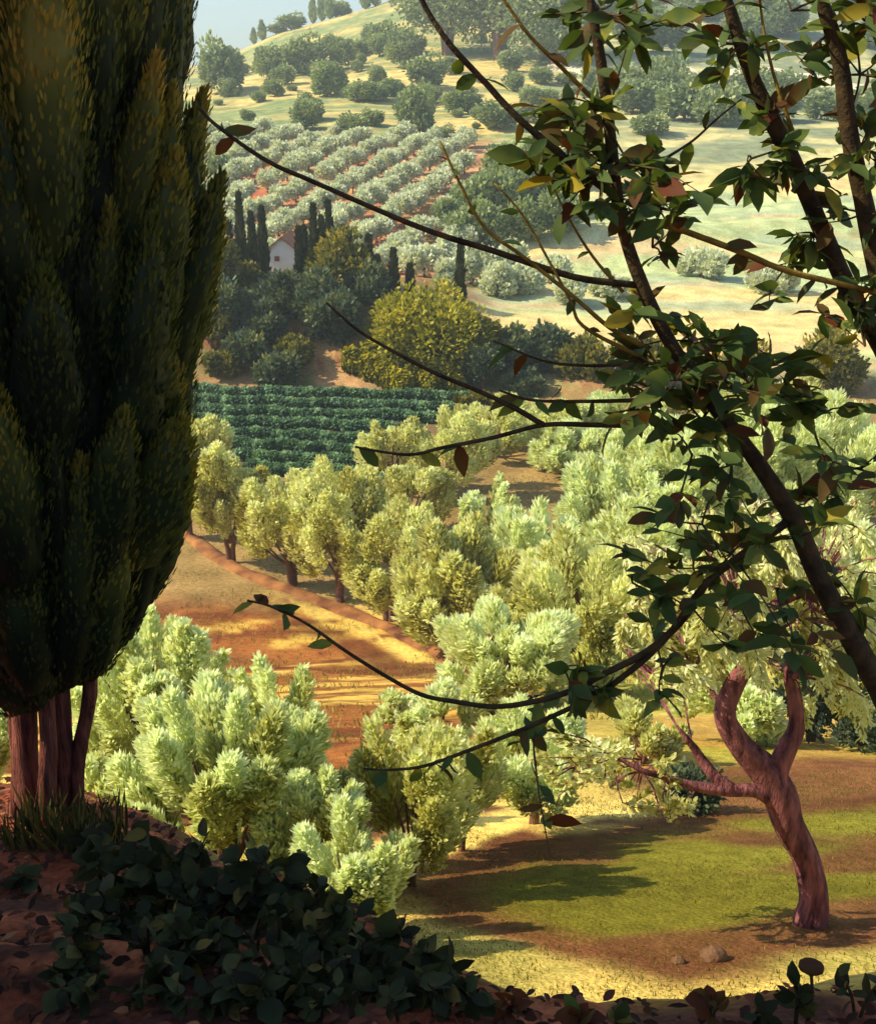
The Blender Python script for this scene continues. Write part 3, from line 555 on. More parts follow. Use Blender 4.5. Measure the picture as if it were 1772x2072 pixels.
cc_ = crom(tc_, tt); N = norm(np.gradient(cc_, axis=0)); N = np.stack([-N[:, 1], N[:, 0]], 1); rows = []
for o in (-6, -3.5, 0, 3.5, 6):
    q = cc_ + N * (o * (1 + .35 * np.sin(tt * 6))[:, None]); rows.append(np.stack([q[:, 0], q[:, 1], height(q[:, 0], q[:, 1]) + (.5 if abs(o) < 5 else -.5)], 1))
Vp = np.stack(rows, 1).reshape(-1, 3); i, j = np.meshgrid(np.arange(119), np.arange(4), indexing='ij'); a0 = (i * 5 + j).ravel()
M['track'] = solidmat('chalk_track', (.62, .54, .38), (.85, .78, .60), .15, bump=.2)
trk = obj('track', mesh('track', Vp, np.stack([a0, a0 + 1, a0 + 6, a0 + 5], 1), smooth=True), M['track']); trk['kind'] = 'structure'
# ---------------------------------------------------------------- vineyard
vr = 0
for Y0 in np.arange(86, 107.5, 2.9):
    rng = np.random.default_rng(900 + vr); u0, u1 = (-.225, -.03 + .05 * max(0, (Y0 - 95) / 10)); x0, x1 = u0 * Y0, u1 * Y0
    if Y0 < 93: x0 = (-.175 + (Y0 - 86) * -.003) * Y0
    n = 7000; t = rng.random(n); x = x0 + (x1 - x0) * t; yy = Y0 + (t * -2.2) + .25 * np.sin(t * 25)
    bush = .75 + .4 * np.sin(x * 3.1 + vr * 2) ** 2; q = norm(rng.normal(size=(n, 3))); zz = height(x, yy)
    pos = np.stack([x, yy, zz + .42], 1) + q * np.array([.3, .42, .38]) * bush[:, None] * (.8 + .2 * rng.random((n, 1)))
    t_ = thing('vine_row', ['front row of the vineyard, nearest the olives', 'second vine row from the front', 'third vine row from the front', 'fourth vine row from the front', 'middle vine row, fourth from the back', 'third vine row from the back', 'second vine row from the back', 'back vine row below the shrubby knoll', 'last vine row at the foot of the knoll'][min(vr, 8)], 'vine row', (float(x0), float(Y0), float(height(x0, Y0))), 'rows of the dark green vineyard')
    o_ = np.array(t_.location)
    v, f = blades(pos - o_, q * .6 + np.array([.5, 0, .2]) + rng.normal(size=(n, 3)) * .4, q + rng.normal(size=(n, 3)) * .3, np.full(n, .34), .2)
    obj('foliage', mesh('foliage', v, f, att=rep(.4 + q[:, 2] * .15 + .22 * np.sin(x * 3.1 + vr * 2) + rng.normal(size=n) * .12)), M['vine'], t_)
    ps = []; wire_ = []
    for x in np.arange(x0 + .3, x1, 1.5):
        tq = (x - x0) / (x1 - x0); y = Y0 - 2.2 * tq; z = float(height(x, y)); ps.append(tube([np.array([x, y, z - .2]) - o_, np.array([x + .05, y, z + .4]) - o_, np.array([x, y, z + .8]) - o_], [.06, .05, .03], 5, 0, 0, 1)); wire_.append(np.array([x, y, z + .5]) - o_)
    ps.append(tube(wire_, [.025] * len(wire_), 4, 0, 0, 1)); obj('stems', mesh('stems', *join(ps)), M['bark'], t_); vr += 1
# ---------------------------------------------------------------- shrubby knoll
S = lambda *a, **k: shrub(*a, **k)
S(868, 792, 260, 172, 'big golden green shrub standing right of the vineyard back', 'bush_gold', n=12000, Lpx=11, Wpx=5, lobes=30, Y=111, upd=.15)
S(965, 785, 130, 120, 'darker green gold shrub leaning on the right of the big golden one', 'bush_green', n=5000, Lpx=11, Wpx=5, lobes=18, Y=112, upd=.15)
S(800, 760, 130, 110, 'golden shrub at the left flank of the biggest golden one', 'bush_gold', n=4000, Lpx=14, Wpx=6, Y=113, lobes=16)
S(975, 772, 74, 62, 'round grey green bush at the right foot of the golden shrub', 'bush_dark', n=1800, Lpx=8, Wpx=5, Y=107, lobes=12)
# long low golden hedge arcs sweeping down to the vineyard
for k, (xa, ya, xb, yb, lb) in enumerate(((700, 725, 815, 800, 'lowest golden hedge arc sweeping down to the vineyard'), (735, 715, 870, 800, 'second golden hedge arc from the left'), (770, 705, 920, 798, 'golden hedge arc next to the big golden shrub'))):
    pa, pb = G(xa, ya + 18, 100), G(xb, yb, 100); rng = np.random.default_rng(60 + k); n = 5200; t = rng.random(n); x = pa[0] + (pb[0] - pa[0]) * t + 1.0 * np.sin(t * 3); y = pa[1] + (pb[1] - pa[1]) * t
    z = height(x, y); q = norm(rng.normal(size=(n, 3))); pos = np.stack([x, y, z + .9], 1) + q * np.array([.75, .75, 1.25]) * (.75 + .25 * rng.random((n, 1))) * (.8 + .25 * np.sin(t * 30)[:, None])
    loc = np.array([pa[0], pa[1], float(height(pa[0], pa[1]))]); t_ = thing('hedge', lb, 'hedge', loc, 'golden hedges beside the vineyard')
    v, f = blades(pos - loc, norm(pb - pa) * .8 + q * .5 + rng.normal(size=(n, 3)) * .2, q + rng.normal(size=(n, 3)) * .3, .75, .3)
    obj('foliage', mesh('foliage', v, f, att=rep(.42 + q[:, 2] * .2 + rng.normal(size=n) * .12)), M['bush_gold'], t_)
    obj('stems', mesh('stems', *join([tube([(xx - loc[0], yy - loc[1], float(height(xx, yy)) - loc[2] - .3), (xx - loc[0] + .1, yy - loc[1], float(height(xx, yy)) - loc[2] + .9)], [.07, .04], 5, 0, 0, 1) for xx, yy in zip(x[:14], y[:14])])), M['bark'], t_)
kn = [(430, 700, 80, 80, 113, 'bush_green', 'yellowish shrub on the bare slope touching the huge crown'), (540, 700, 80, 70, 114, 'bush_dark', 'small bluish shrub in the middle of the bare slope'), (600, 740, 60, 44, 111.5, 'bush_green', 'small round shrub on the lower bare slope'), (430, 640, 70, 80, 116, 'bush_gold', 'golden shrub on the slope touching the huge crown'), (440, 610, 90, 110, 119, 'bush_green', 'olive green shrub against the huge cypress crown, high on the knoll'), (455, 690, 110, 110, 115, 'bush_dark', 'dark bluish shrub low beside the huge cypress crown'), (495, 625, 90, 75, 121, 'bush_green', 'yellow green shrub under the group of slim cypresses'),
      (575, 665, 90, 95, 117, 'bush_dark', 'dark shrub below the white house'), (665, 590, 100, 80, 124, 'bush_gold', 'golden shrub right of the white house'), (690, 610, 110, 110, 121, 'bush_green', 'green shrub below the middle cypresses'),
      (672, 735, 110, 130, 114, 'bush_dark', 'large dark blue green shrub left of the golden hedge arcs'), (750, 640, 90, 90, 119, 'bush_dark', 'dark shrub left of the big golden shrub'), (640, 690, 100, 110, 116, 'bush_dark', 'dark shrub in the middle of the knoll slope'),
      (500, 745, 70, 60, 111, 'bush_dark', 'small dark bush on the tan soil bank'), (560, 780, 90, 50, 108.6, 'bush_dark', 'low dark bush at the foot of the tan bank, by the vineyard'), (450, 760, 60, 40, 110, 'bush_green', 'small bush on the tan bank beside the huge cypress'),
      (618, 600, 50, 50, 126, 'bush_gold', 'small golden bush just under the white house wall'), (490, 575, 60, 50, 127, 'bush_gold', 'small golden bush left of the white house'), (1040, 735, 90, 60, 112, 'bush_dark', 'dark bush right of the golden shrub at the meadow foot'),
      (1110, 740, 90, 70, 113, 'bush_dark', 'dark bush at the meadow foot, behind thin branches'), (1180, 760, 100, 60, 110, 'bush_green', 'green bush at the meadow foot below the dark leaves'), (1300, 770, 140, 60, 110, 'bush_green', 'wide green bush at the meadow foot behind the dense leaves'),
      (1480, 790, 160, 70, 108, 'bush_green', 'wide bush at the meadow foot further right'), (1680, 780, 150, 80, 108, 'bush_green', 'wide bush at the meadow foot near the right edge'), (960, 845, 130, 40, 104, 'bush_green', 'low bush strip at the right end of the vineyard'), (1120, 880, 160, 50, 98, 'olive', 'low pale bush right of the vineyard'),
      (1060, 800, 120, 36, 107, 'bush_dark', 'flat dark bush right of the round grey green one')]
for x, y, w_, h_, Y_, m_, lb in kn: S(x, y, w_, h_, lb, m_, Y=Y_, n=3600, Lpx=12, Wpx=6, lobes=18)
kc = [(490, 400, 545, 20, 'tallest slim cypress on the knoll, nearest the huge crown'), (513, 440, 550, 17, 'slim cypress right of the tallest on the knoll'), (535, 428, 560, 21, 'slim cypress just left of the white house'), (430, 466, 520, 13, 'short brownish cypress touching the huge crown outline'), (449, 458, 520, 13, 'short brownish cypress, second from the huge crown'), (466, 460, 520, 13, 'short brownish cypress, third from the huge crown'),
      (606, 470, 540, 12, 'small leaning cypress right of the white house roof'), (621, 470, 650, 22, 'pale yellow green cypress right of the white house'), (637, 422, 545, 19, 'slim cypress at the left of the middle pair'), (653, 448, 545, 16, 'short cypress between the middle pair'), (668, 418, 545, 20, 'tall cypress of the middle pair, right one'), (694, 470, 560, 15, 'slim brownish cypress right of the middle pair'), (708, 472, 580, 18, 'slim cypress left of the step down of the knoll'),
      (735, 510, 620, 14, 'short cypress close to the tall one above the golden shrub'), (748, 486, 610, 18, 'tall cypress at the right end of the knoll'), (764, 530, 620, 13, 'short cypress at the right shoulder of the knoll'), (797, 515, 625, 19, 'lone slim cypress left above the golden shrub'), (830, 546, 625, 13, 'small brown cypress above the golden shrub'), (930, 492, 650, 24, 'lone dark cypress behind the right side of the golden shrub')]
for k, (x, t, b, w_, lb) in enumerate(kc): slim(x, t, b, w_, lb, 122 + (k % 4) * 1.2 if x < 780 else 119 + (k % 3))
for k, (x, y, w_, h_) in enumerate(((860, 560, 70, 60), (905, 540, 60, 50), (900, 590, 60, 50), (955, 575, 80, 60), (1005, 600, 70, 50), (1000, 560, 60, 40), (1060, 590, 80, 45), (1120, 570, 70, 40), (1040, 545, 60, 40), (1150, 610, 70, 35), (1230, 600, 90, 36), (1420, 560, 110, 40), (1560, 590, 120, 40))): S(x, y, w_, h_, ['cream green bush left of the lone dark cypress', 'cream green bush just above the lone dark cypress top', 'cream green bush at the foot of the lone dark cypress', 'cream green bush right of the lone dark cypress', 'cream green bush at the lower left of the meadow', 'cream green bush under the long thin branch', 'wide cream green bush on the meadow left', 'cream green bush below the dark wood', 'small cream green bush between the dark wood and the meadow', 'low cream green bush on the meadow', 'flat cream green bush behind the thick sapling stem', 'flat wide cream green bush in the middle of the right meadow', 'flat wide cream green bush on the right meadow behind the second sapling'][k], 'grove', n=2200, Lpx=9, Wpx=6, lobes=14, seed=800 + k) if True else None
# white house
hq = at(572, 560, 131); hp = on(hq[0], 131); hs = scale_of(0, 0, hp); hw = 36 * hs; eave = at(540, 512, 131)[2] - hp[2]; peak = at(572, 482, 131)[2] - hp[2]; hd = 7.0
hz_ = thing('house', 'small white house with red roof edge behind the knoll shrubs', 'house', hp)
V4 = [(-hw, 0, -.5), (hw, 0, -.5), (hw, 0, eave), (0, 0, peak), (-hw, 0, eave)]; Vh = V4 + [(a, hd, c) for a, b, c in V4]
obj('wall', mesh('wall', Vh, [(0, 1, 2, 3, 4), (9, 8, 7, 6, 5), (0, 5, 6, 1), (1, 6, 7, 2), (4, 9, 5, 0)]), M['wall'], hz_)
def slab(p, q, th, y0, y1):
    p = np.array(p); q = np.array(q); n_ = np.array([-(q - p)[1], (q - p)[0]]); n_ = n_ / np.linalg.norm(n_) * th
    if n_[1] < 0: n_ = -n_
    c = [p, q, q + n_, p + n_]; V = [(a[0], y0, a[1]) for a in c] + [(a[0], y1, a[1]) for a in c]
    return V, [(0, 1, 2, 3), (7, 6, 5, 4), (0, 4, 5, 1), (1, 5, 6, 2), (2, 6, 7, 3), (3, 7, 4, 0)]
e = .25; sl = (peak - eave) / hw
for sx in (-1, 1):
    v, f = slab((0, peak + .01), (sx * (hw + e), eave - e * sl + .01), .16, -e, hd + e); obj('roof', mesh('roof', v, f), M['tile'], hz_)
def box(x0, x1, y0, y1, z0, z1):
    V = [(x, y, z) for x in (x0, x1) for y in (y0, y1) for z in (z0, z1)]; return V, [(0, 1, 3, 2), (4, 6, 7, 5), (0, 4, 5, 1), (2, 3, 7, 6), (0, 2, 6, 4), (1, 5, 7, 3)]
wz = at(562, 523, 131)[2] - hp[2]; wx = -10 * hs
obj('window', mesh('window', *box(wx - .28, wx + .28, -.04, .1, wz - .28, wz + .28)), M['shutter'], hz_)
# ---------------------------------------------------------------- olive grove on the far slope
prot = []
for k in range(4):
    s_ = thing('olive_tree', 'round silvery olive in the far grove of rows on red soil', 'olive tree', (0, 0, 0), 'olives of the far grove in rows')
    sm = shrub_mesh(700 + k, 1.85, 1.85, 2.3, 1500, .5, .32, 12, .6); cr_ = obj('crown', sm, M['grove'], s_); sm.transform(__import__('mathutils').Matrix.Translation((0, 0, .6)))
    v, f = tube([(0, 0, -.5), (.1, 0, .6), (0, 0, 1.8)], [.22, .16, .08], 6); obj('trunk', mesh('trunk', v, f), M['bark'], s_); prot.append(s_)
gi = 0; rng = np.random.default_rng(5); rd = norm(np.array([.34, 1.0])); pd = np.array([rd[1], -rd[0]])
for a in np.arange(-30, 40):
    for b in np.arange(-12, 80):
        x, y = np.array([-25, 150]) + pd * a * 6.9 + rd * b * 4.0; x += rng.normal() * .25; y += rng.normal() * .45
        u = x / y
        if not (146 < y < 247 and -.235 < u < .04): continue
        px_, py_ = pxof(x, y, float(height(x, y)))
        if px_ > 945 or (px_ > 840 and py_ > 540) or rng.random() < .05: continue
        s_ = rng.uniform(.85, 1.15); sc_ = (s_ * rng.uniform(.9, 1.15), s_ * rng.uniform(.9, 1.15), s_ * .98)
        if gi < 4: r = prot[gi]; r.location = on(x, y).tolist(); r.scale = sc_
        else: r = dup(prot[gi % 4], on(x, y), rng.random() * 6.28, sc_)
        gi += 1
print('grove', gi)
# ---------------------------------------------------------------- woods, hill shrubs and hilltop trees
wood = []
for k in range(4):
    s_ = thing('tree', 'x', 'tree', (0, -500, 0), 'trees of the dark wood right of the grove')
    sm = shrub_mesh(740 + k, 4.2, 4.2, 6.2, 3600, .9, .55, 22, .4); obj('crown', sm, M['far_tree'], s_)
    v, f = tube([(0, 0, -1), (.1, 0, 1.5), (0, 0, 4)], [.35, .28, .12], 7); obj('trunk', mesh('trunk', v, f), M['bark'], s_); wood.append(s_)
used = [False] * 4
def wtree(px, py, wpx, Y, label, group=None, hf=1.0):
    if Y: q = at(px, py, Y); p = on(q[0], Y)
    else: p = G(px, py, 115)
    s = scale_of(0, 0, p); k = np.random.default_rng(int(px * 7 + py)).integers(0, 4); sc = wpx * s / 8.8
    if not used[k]: r = wood[k]; used[k] = True; r.location = p.tolist(); r.scale = (sc, sc, sc * hf)
    else: r = dup(wood[k], p, px, (sc, sc, sc * hf))
    r['label'] = label
    if group: r['group'] = group
    elif 'group' in r: del r['group']
W = 'trees of the dark wood right of the grove'
wl = [(905, 470, 60, 205), (950, 450, 80, 215), (1000, 440, 90, 225), (1060, 430, 90, 232), (1120, 420, 90, 240), (930, 500, 70, 190), (990, 500, 80, 195), (1060, 490, 80, 200), (1130, 470, 80, 212), (1020, 380, 80, 262), (1090, 370, 80, 268), (1160, 380, 70, 258)]
wn_ = ['small blue green tree at the left tip of the dark wood, touching the grove', 'left tree in the middle line of the dark wood', 'tree left of centre in the dark wood', 'tree right of centre in the dark wood', 'right tree in the middle line of the dark wood', 'lowest left tree of the dark wood, above the pale slope', 'lowest middle tree of the dark wood above the pale slope', 'lowest tree of the dark wood right of the middle', 'lowest right tree of the dark wood at the meadow', 'top left tree of the dark wood', 'top middle tree of the dark wood', 'top right tree of the dark wood behind the nearest sapling']
for k, (x, y, w_, Y_) in enumerate(wl): wtree(x, y, w_ * 1.1, None, wn_[k], W)
hillt = [(905, 110, 190, 560, 'very large blue green tree crown at the top right of the hill', 1.5), (1010, 120, 210, 540, 'very large blue green tree crown behind the foremost thin branch', 1.5), (1120, 130, 180, 530, 'large blue green tree behind the left sapling stem top', 1.3),
         (450, 185, 95, 500, 'blue green tree next to the huge cypress at the hill foot of the sky', 1.0), (545, 160, 60, 500, 'round tree on the left shoulder of the hill', 1.0), (615, 150, 90, 490, 'wide shrubby tree in the middle of the hill', .8), (690, 140, 60, 500, 'small round tree in the upper hill field', 1.0),
         (775, 105, 60, 520, 'pair tree high on the yellow hill, left', 1.0), (815, 135, 70, 480, 'square looking green tree on the hill', 1.0), (660, 195, 80, 420, 'shrub on the lower hill, above the dark hedge', .8), (735, 205, 75, 415, 'dark low shrub in the middle of the lower hill', .5), (860, 180, 80, 430, 'shrub right of the square looking tree', .8),
         (618, 262, 62, 350, 'upright shrub on the yellow field above the grove', .9), (712, 283, 70, 335, 'dark shrub at the top edge of the grove', .7), (845, 275, 85, 340, 'tall pale green shrub above the right end of the grove', 1.1), (450, 370, 60, 262, 'dark tree beside the huge cypress at the grove edge', 1.0), (470, 300, 70, 320, 'low shrub at the left end of the yellow field', .5),
         (575, 170, 50, 470, 'small shrub between two hill trees', .8), (930, 230, 80, 400, 'hill shrub behind the foremost thin branch', .6), (1010, 260, 90, 370, 'hill shrub right of the pale green one', .6)]
for x, y, w_, Y_, lb, hf in hillt:
    if w_ > 150: p = G(x, y, 115); shrub(x, y + 45, w_ * 1.15, w_ * hf * .95 + 30, lb, 'far_tree', 'tree', 'tree', Y=float(p[1]), n=16000, Lpx=8, Wpx=5, lobes=46, upd=.2)
    else: wtree(x, y, w_, None, lb, None, hf)
rng = np.random.default_rng(91)
for k in range(46):
    Y_ = rng.uniform(240, 330) if k < 24 else rng.uniform(385, 530); x_ = (.135 + rng.random() * .26) * Y_; p = on(x_, Y_); px_, py_ = pxof(*p); wtree(px_, py_, rng.uniform(60, 110), Y_, 'grey green tree of the wooded belt on the right of the hill', 'trees of the wooded belt on the right', rng.uniform(.6, .9))
rng = np.random.default_rng(33)
for k in range(95):
    px_ = rng.uniform(425, 1250); py_ = rng.uniform(75, 285)
    if py_ < 150 - (px_ - 430) * .28: continue
    wtree(px_, py_, 18 + 44 * rng.random() ** 1.6, None, 'grey green shrub dotted over the yellow hill fields', 'shrubs dotted over the hill', rng.uniform(.5, .9))
ht = [(515, 62, 108, 9, 552, 'shorter cypress of the hilltop pair against the sky'), (532, 45, 105, 12, 552, 'taller cypress of the hilltop pair against the sky'), (634, -12, 66, 11, 556, 'leftmost cypress of the hilltop group'), (652, -25, 60, 13, 558, 'second cypress of the hilltop group'), (668, -12, 56, 13, 560, 'third cypress of the hilltop group'), (740, -30, 40, 16, 562, 'cypress at the upper frame edge right of the hilltop group'), (760, -20, 38, 14, 564, 'small cypress on the crest above the yellow field')]
def crest_Y(px):
    ys = np.linspace(300, 750, 300); a = (px - 886) / FOC * cp; z = height(a * ys, ys); return float(ys[int(np.argmax(z / ys))]) - 4
for x, t, b, w_, Y_, lb in ht: slim(x, t, b + 6, w_ * 1.5, lb, crest_Y(x), 'cypresses on the hill crest', 'far_tree', 1500, (7, 2.6))
for x, y, w_, Y_, lb in ((590, 82, 60, 550, 'low dark shrub on the crest left of the hilltop cypresses'), (680, 55, 60, 558, 'low shrub under the hilltop cypresses'), (455, 122, 40, 550, 'small shrub on the crest near the huge cypress'), (560, 100, 40, 550, 'tiny shrub right of the hilltop pair'), (800, 30, 70, 560, 'low shrub on the crest above the yellow field')): wtree(x, y, w_, crest_Y(x), lb, None, .5)
# ---------------------------------------------------------------- foreground sapling on the right
LEAFV = np.array([(0, 0, 0), (.18, .16, .02), (.45, .25, .045), (.75, .17, .03), (1, 0, -.06), (.75, -.17, .03), (.45, -.25, .045), (.18, -.16, .02), (.45, 0, -.01), (.75, 0, -.02), (.18, 0, 0)])
LEAFF = [(0, 10, 1), (1, 10, 8, 2), (2, 8, 9, 3), (3, 9, 4), (0, 7, 10), (10, 7, 6, 8), (8, 6, 5, 9), (9, 5, 4)]
def leafset(items, rng):
    """items: (pos, dir, normal, length, width, tint)"""
    V = []; F = []; A_ = []
    for p, d, nn, L, W_, tn in items:
        d = np.asarray(d, float); d = d / np.linalg.norm(d); s = np.cross(nn, d); s = s / (np.linalg.norm(s) + 1e-9); u = np.cross(d, s)
        q = LEAFV.copy(); q[:, 2] -= q[:, 0] ** 2 * rng.uniform(0, .22); q[:, 1] *= W_; o = len(V) * 11
        V.append(p + (q[:, :1] * d + q[:, 1:2] * s * 1.0 + q[:, 2:] * u) * L); F += [tuple(i + o for i in f) for f in LEAFF]; A_.append(np.full(11, tn))
    return np.vstack(V), F, np.concatenate(A_)
YS = 3.0
def sapling(name_label, spine, rad, Ybase, group, root):
    """spine in survey px; its foot continues to the ground below the view"""
    P = [at(x, y, Ybase + dy) for x, y, dy in spine]; P = [root + np.array([0, 0, -.1])] + P; t = thing('sapling', name_label, 'tree', root, group)
    P = [p - root for p in P]; v, f = tube(P, rad, 12, .14, 5, 5); obj('trunk', mesh('trunk', v, f, smooth=True), M['twig'], t); return t
def branch(t, root, pts, r0, r1, mat, Yb, nleaf, Lm=.085, rng=None, hang=.3, clus=None, tintm=.5):
    P = np.array([at(x, y, Yb + dy) for x, y, dy in pts]) - root; rad = np.linspace(r0, r1, len(P)); v, f = tube(P, rad, 7, .1, 2, 5)
    b = obj('branch', mesh('branch', v, f, smooth=True), mat, t); it = []; seg = np.linalg.norm(np.diff(P, axis=0), axis=1); cu = np.r_[0, np.cumsum(seg)]
    for k in range(nleaf):
        u = rng.uniform(.05, 1) * cu[-1] if clus is None else rng.uniform(*clus) * cu[-1]; q = np.array([np.interp(u, cu, P[:, i]) for i in range(3)])
        d = norm(rng.normal(size=3) * np.array([1, .7, .5]) + np.array([0, 0, -hang])); nn = norm(rng.normal(size=3) * .6 + np.array([0, -.4, .8]))
        it.append((q, d, nn, Lm * rng.uniform(.7, 1.2), rng.uniform(.7, 1.08), tintm + rng.normal() * .25))
    if it:
        lv, lf, la = leafset(it, rng); obj('leaves', mesh('leaves', lv, lf, att=la, smooth=True), M['darkleaf'], b)
    return b
def cluster(t, root, px, py, Yb, sx, sy, n, rng, Lm=.086, sd=.2, tintm=.5, flat=.7):
    """a leafy side shoot: short twigs carrying leaves"""
    c = at(px, py, Yb) - root; s = Yb / cp / FOC; it = []; tw_ = []
    n = int(n * 1.2)
    for k in range(max(3, n // 6)):
        e = c + np.array([rng.normal() * sx * s * .8, rng.normal() * sd, rng.normal() * sy * s * .8]); tw_.append(tube([c, (c + e) / 2 + rng.normal(size=3) * .01, e], [.0035, .0025, .0012], 4, 0, 0, 2)); d0 = norm(e - c)
        for j in range(6):
            q = c + (e - c) * rng.uniform(.3, 1.0); d = norm(d0 * .7 + rng.normal(size=3) * np.array([.7, .5, .35])); nn = norm(rng.normal(size=3) * .5 + np.array([0, -.3, flat])); it.append((q, d, nn, Lm * rng.uniform(.7, 1.3), rng.uniform(.7, 1.08), tintm + rng.normal() * .25))
    b = obj('branch', mesh('twigs', *join(tw_)), M['twig'], t); lv, lf, la = leafset(it, rng); obj('leaves', mesh('leaves', lv, lf, att=la, smooth=True), M['darkleaf'], b)
rng = np.random.default_rng(4)
r1 = on(2.05, 3.35)
spA = [(1900, 1640, .25), (1790, 1420, .1), (1722, 1290, 0), (1655, 1165, 0), (1610, 1060, 0), (1555, 970, 0), (1490, 880, 0), (1400, 760, 0), (1335, 655, 0), (1285, 540, 0), (1255, 440, 0), (1240, 330, 0), (1228, 220, 0), (1212, 100, 0), (1190, -20, 0), (1160, -160, 0)]
ra = [.05, .042, .036, .034, .029, .026, .024, .021, .019, .018, .0175, .017, .016, .015, .013, .010, .006]
sA = sapling('nearest leaning sapling whose dark stem crosses the right side from the lower right corner', spA, ra, YS, 'dark leafy saplings at the right', r1)
br = lambda *a, **k: branch(sA, r1, *a, rng=rng, **k)
br([(1290, 577, 0), (1160, 560, -.03), (1000, 508, -.05), (900, 478, -.06), (800, 440, -.08), (640, 370, -.1), (540, 325, -.1), (440, 255, -.1), (400, 215, -.1)], .0095, .004, M['twig'], YS, 3, Lm=.07, clus=(.8, .95))
br([(1228, 385, 0), (1150, 325, -.04), (1050, 240, -.05), (985, 170, -.05), (915, 95, -.06), (870, 30, -.05), (840, -30, -.05)], .010, .006, M['twig'], YS, 7, Lm=.08)
br([(1300, 862, 0), (1200, 860, -.05), (1100, 860, -.05), (1000, 885, -.08), (900, 905, -.1), (830, 920, -.1), (760, 912, -.1), (718, 904, -.1)], .008, .003, M['twig'], YS, 5, Lm=.09, hang=1.2)
br([(1100, 860, -.05), (1030, 820, -.05), (960, 788, -.05), (880, 755, -.06), (790, 708, -.08), (720, 665, -.08), (660, 612, -.08)], .008, .003, M['twig'], YS, 0)
br([(1430, 1175, .0), (1380, 1255, 0), (1310, 1318, 0), (1230, 1360, 0), (1150, 1400, -.03), (1080, 1420, -.04), (1000, 1430, -.05), (920, 1420, -.05), (850, 1405, -.06), (770, 1362, -.08), (700, 1318, -.08), (620, 1262, -.08), (550, 1228, -.1), (500, 1215, -.1)], .012, .003, M['twig'], YS, 9, Lm=.07, clus=(.8, 1))
br([(1600, 1050, 0), (1520, 1110, -.03), (1430, 1180, -.03), (1340, 1300, 0), (1240, 1385, 0), (1170, 1425, 0), (1060, 1475, -.03), (950, 1518, -.04), (860, 1550, -.05), (790, 1558, -.06), (735, 1556, -.06)], .013, .003, M['twig'], YS, 14, Lm=.085, hang=1.6, clus=(.58, 1))
br([(1300, 700, 0), (1230, 660, -.03), (1160, 600, -.04), (1060, 520, -.05), (980, 460, -.05), (930, 370, -.05), (890, 285, -.05)], .007, .003, M['twig_gold'], YS, 5, Lm=.05)
br([(1260, 590, 0), (1200, 520, -.03), (1150, 440, -.04), (1110, 360, -.04)], .005, .002, M['twig_gold'], YS, 4, Lm=.05)
br([(1290, 720, 0), (1180, 660, -.03), (1150, 600, -.04), (1060, 440, -.05), (1000, 370, -.05)], .006, .002, M['twig_gold'], YS, 2, Lm=.05)
br([(1200, 200, 0), (1140, 140, -.03), (1070, 70, -.04), (1020, 0, -.04), (990, -40, -.04)], .006, .003, M['twig_gold'], YS, 3, Lm=.07)
br([(1260, 460, 0), (1340, 455, .03), (1420, 480, .05), (1500, 510, .05), (1600, 550, .05), (1772, 590, .08)], .009, .008, M['twig_gold'], YS, 10, Lm=.08)
br([(1330, 330, 0), (1400, 285, .02), (1450, 240, .02), (1500, 200, .02)], .004, .002, M['twig'], YS, 4, Lm=.08)
br([(1420, 800, 0), (1330, 808, 0), (1200, 812, -.02), (1080, 810, -.04), (1010, 790, -.04)], .008, .003, M['twig'], YS, 10, Lm=.08)
br([(1400, 745, 0), (1300, 735, 0), (1200, 740, -.02), (1100, 730, -.04), (1000, 690, -.05)], .007, .002, M['twig'], YS, 8, Lm=.08)
cl = [(1225, 250, 70, 60, 40), (1150, 330, 70, 45, 30), (1230, 330, 80, 55, 50), (1330, 310, 60, 40, 18), (1120, 205, 45, 40, 12), (1210, 20, 60, 50, 34), (1260, 60, 40, 40, 14), (1100, 360, 60, 45, 24), (1250, 400, 60, 40, 20), (1330, 420, 50, 30, 14), (1320, 500, 60, 40, 14),
      (1300, 640, 60, 50, 16), (1400, 690, 90, 50, 46), (1330, 740, 90, 50, 40), (1460, 760, 90, 50, 46), (1530, 820, 90, 50, 44), (1420, 850, 90, 45, 40), (1300, 790, 80, 40, 26), (1560, 740, 90, 40, 20), (1640, 850, 80, 50, 30), (1400, 920, 60, 40, 16),
      (1480, 940, 60, 40, 14), (1420, 1060, 60, 50, 22), (1480, 1120, 80, 50, 30), (1560, 1090, 70, 50, 20), (1350, 1150, 70, 40, 16), (1570, 1190, 50, 50, 12), (1280, 1180, 40, 30, 6), (1400, 1230, 50, 50, 14), (1500, 1230, 40, 50, 8), (1340, 1350, 30, 40, 6), (1080, 1520, 20, 50, 14), (1200, 1390, 30, 30, 5), (1140, 1350, 25, 20, 4), (1730, 1220, 50, 30, 8)]
for x, y, sx, sy, n in cl: cluster(sA, r1, x, y, YS, sx, sy, n, rng, tintm=.5)
r2 = on(2.6, 4.1)
sB = sapling('second sapling, its stem rising between the nearest stem and the right edge', [(2050, 1250, .3), (1860, 850, .1), (1772, 680, 0), (1715, 580, 0), (1665, 470, 0), (1605, 330, 0), (1560, 240, 0), (1515, 140, 0), (1480, 30, 0), (1450, -60, 0)], [.06, .05, .036, .028, .026, .025, .026, .024, .02, .017, .01], 3.35, 'dark leafy saplings at the right', r2)
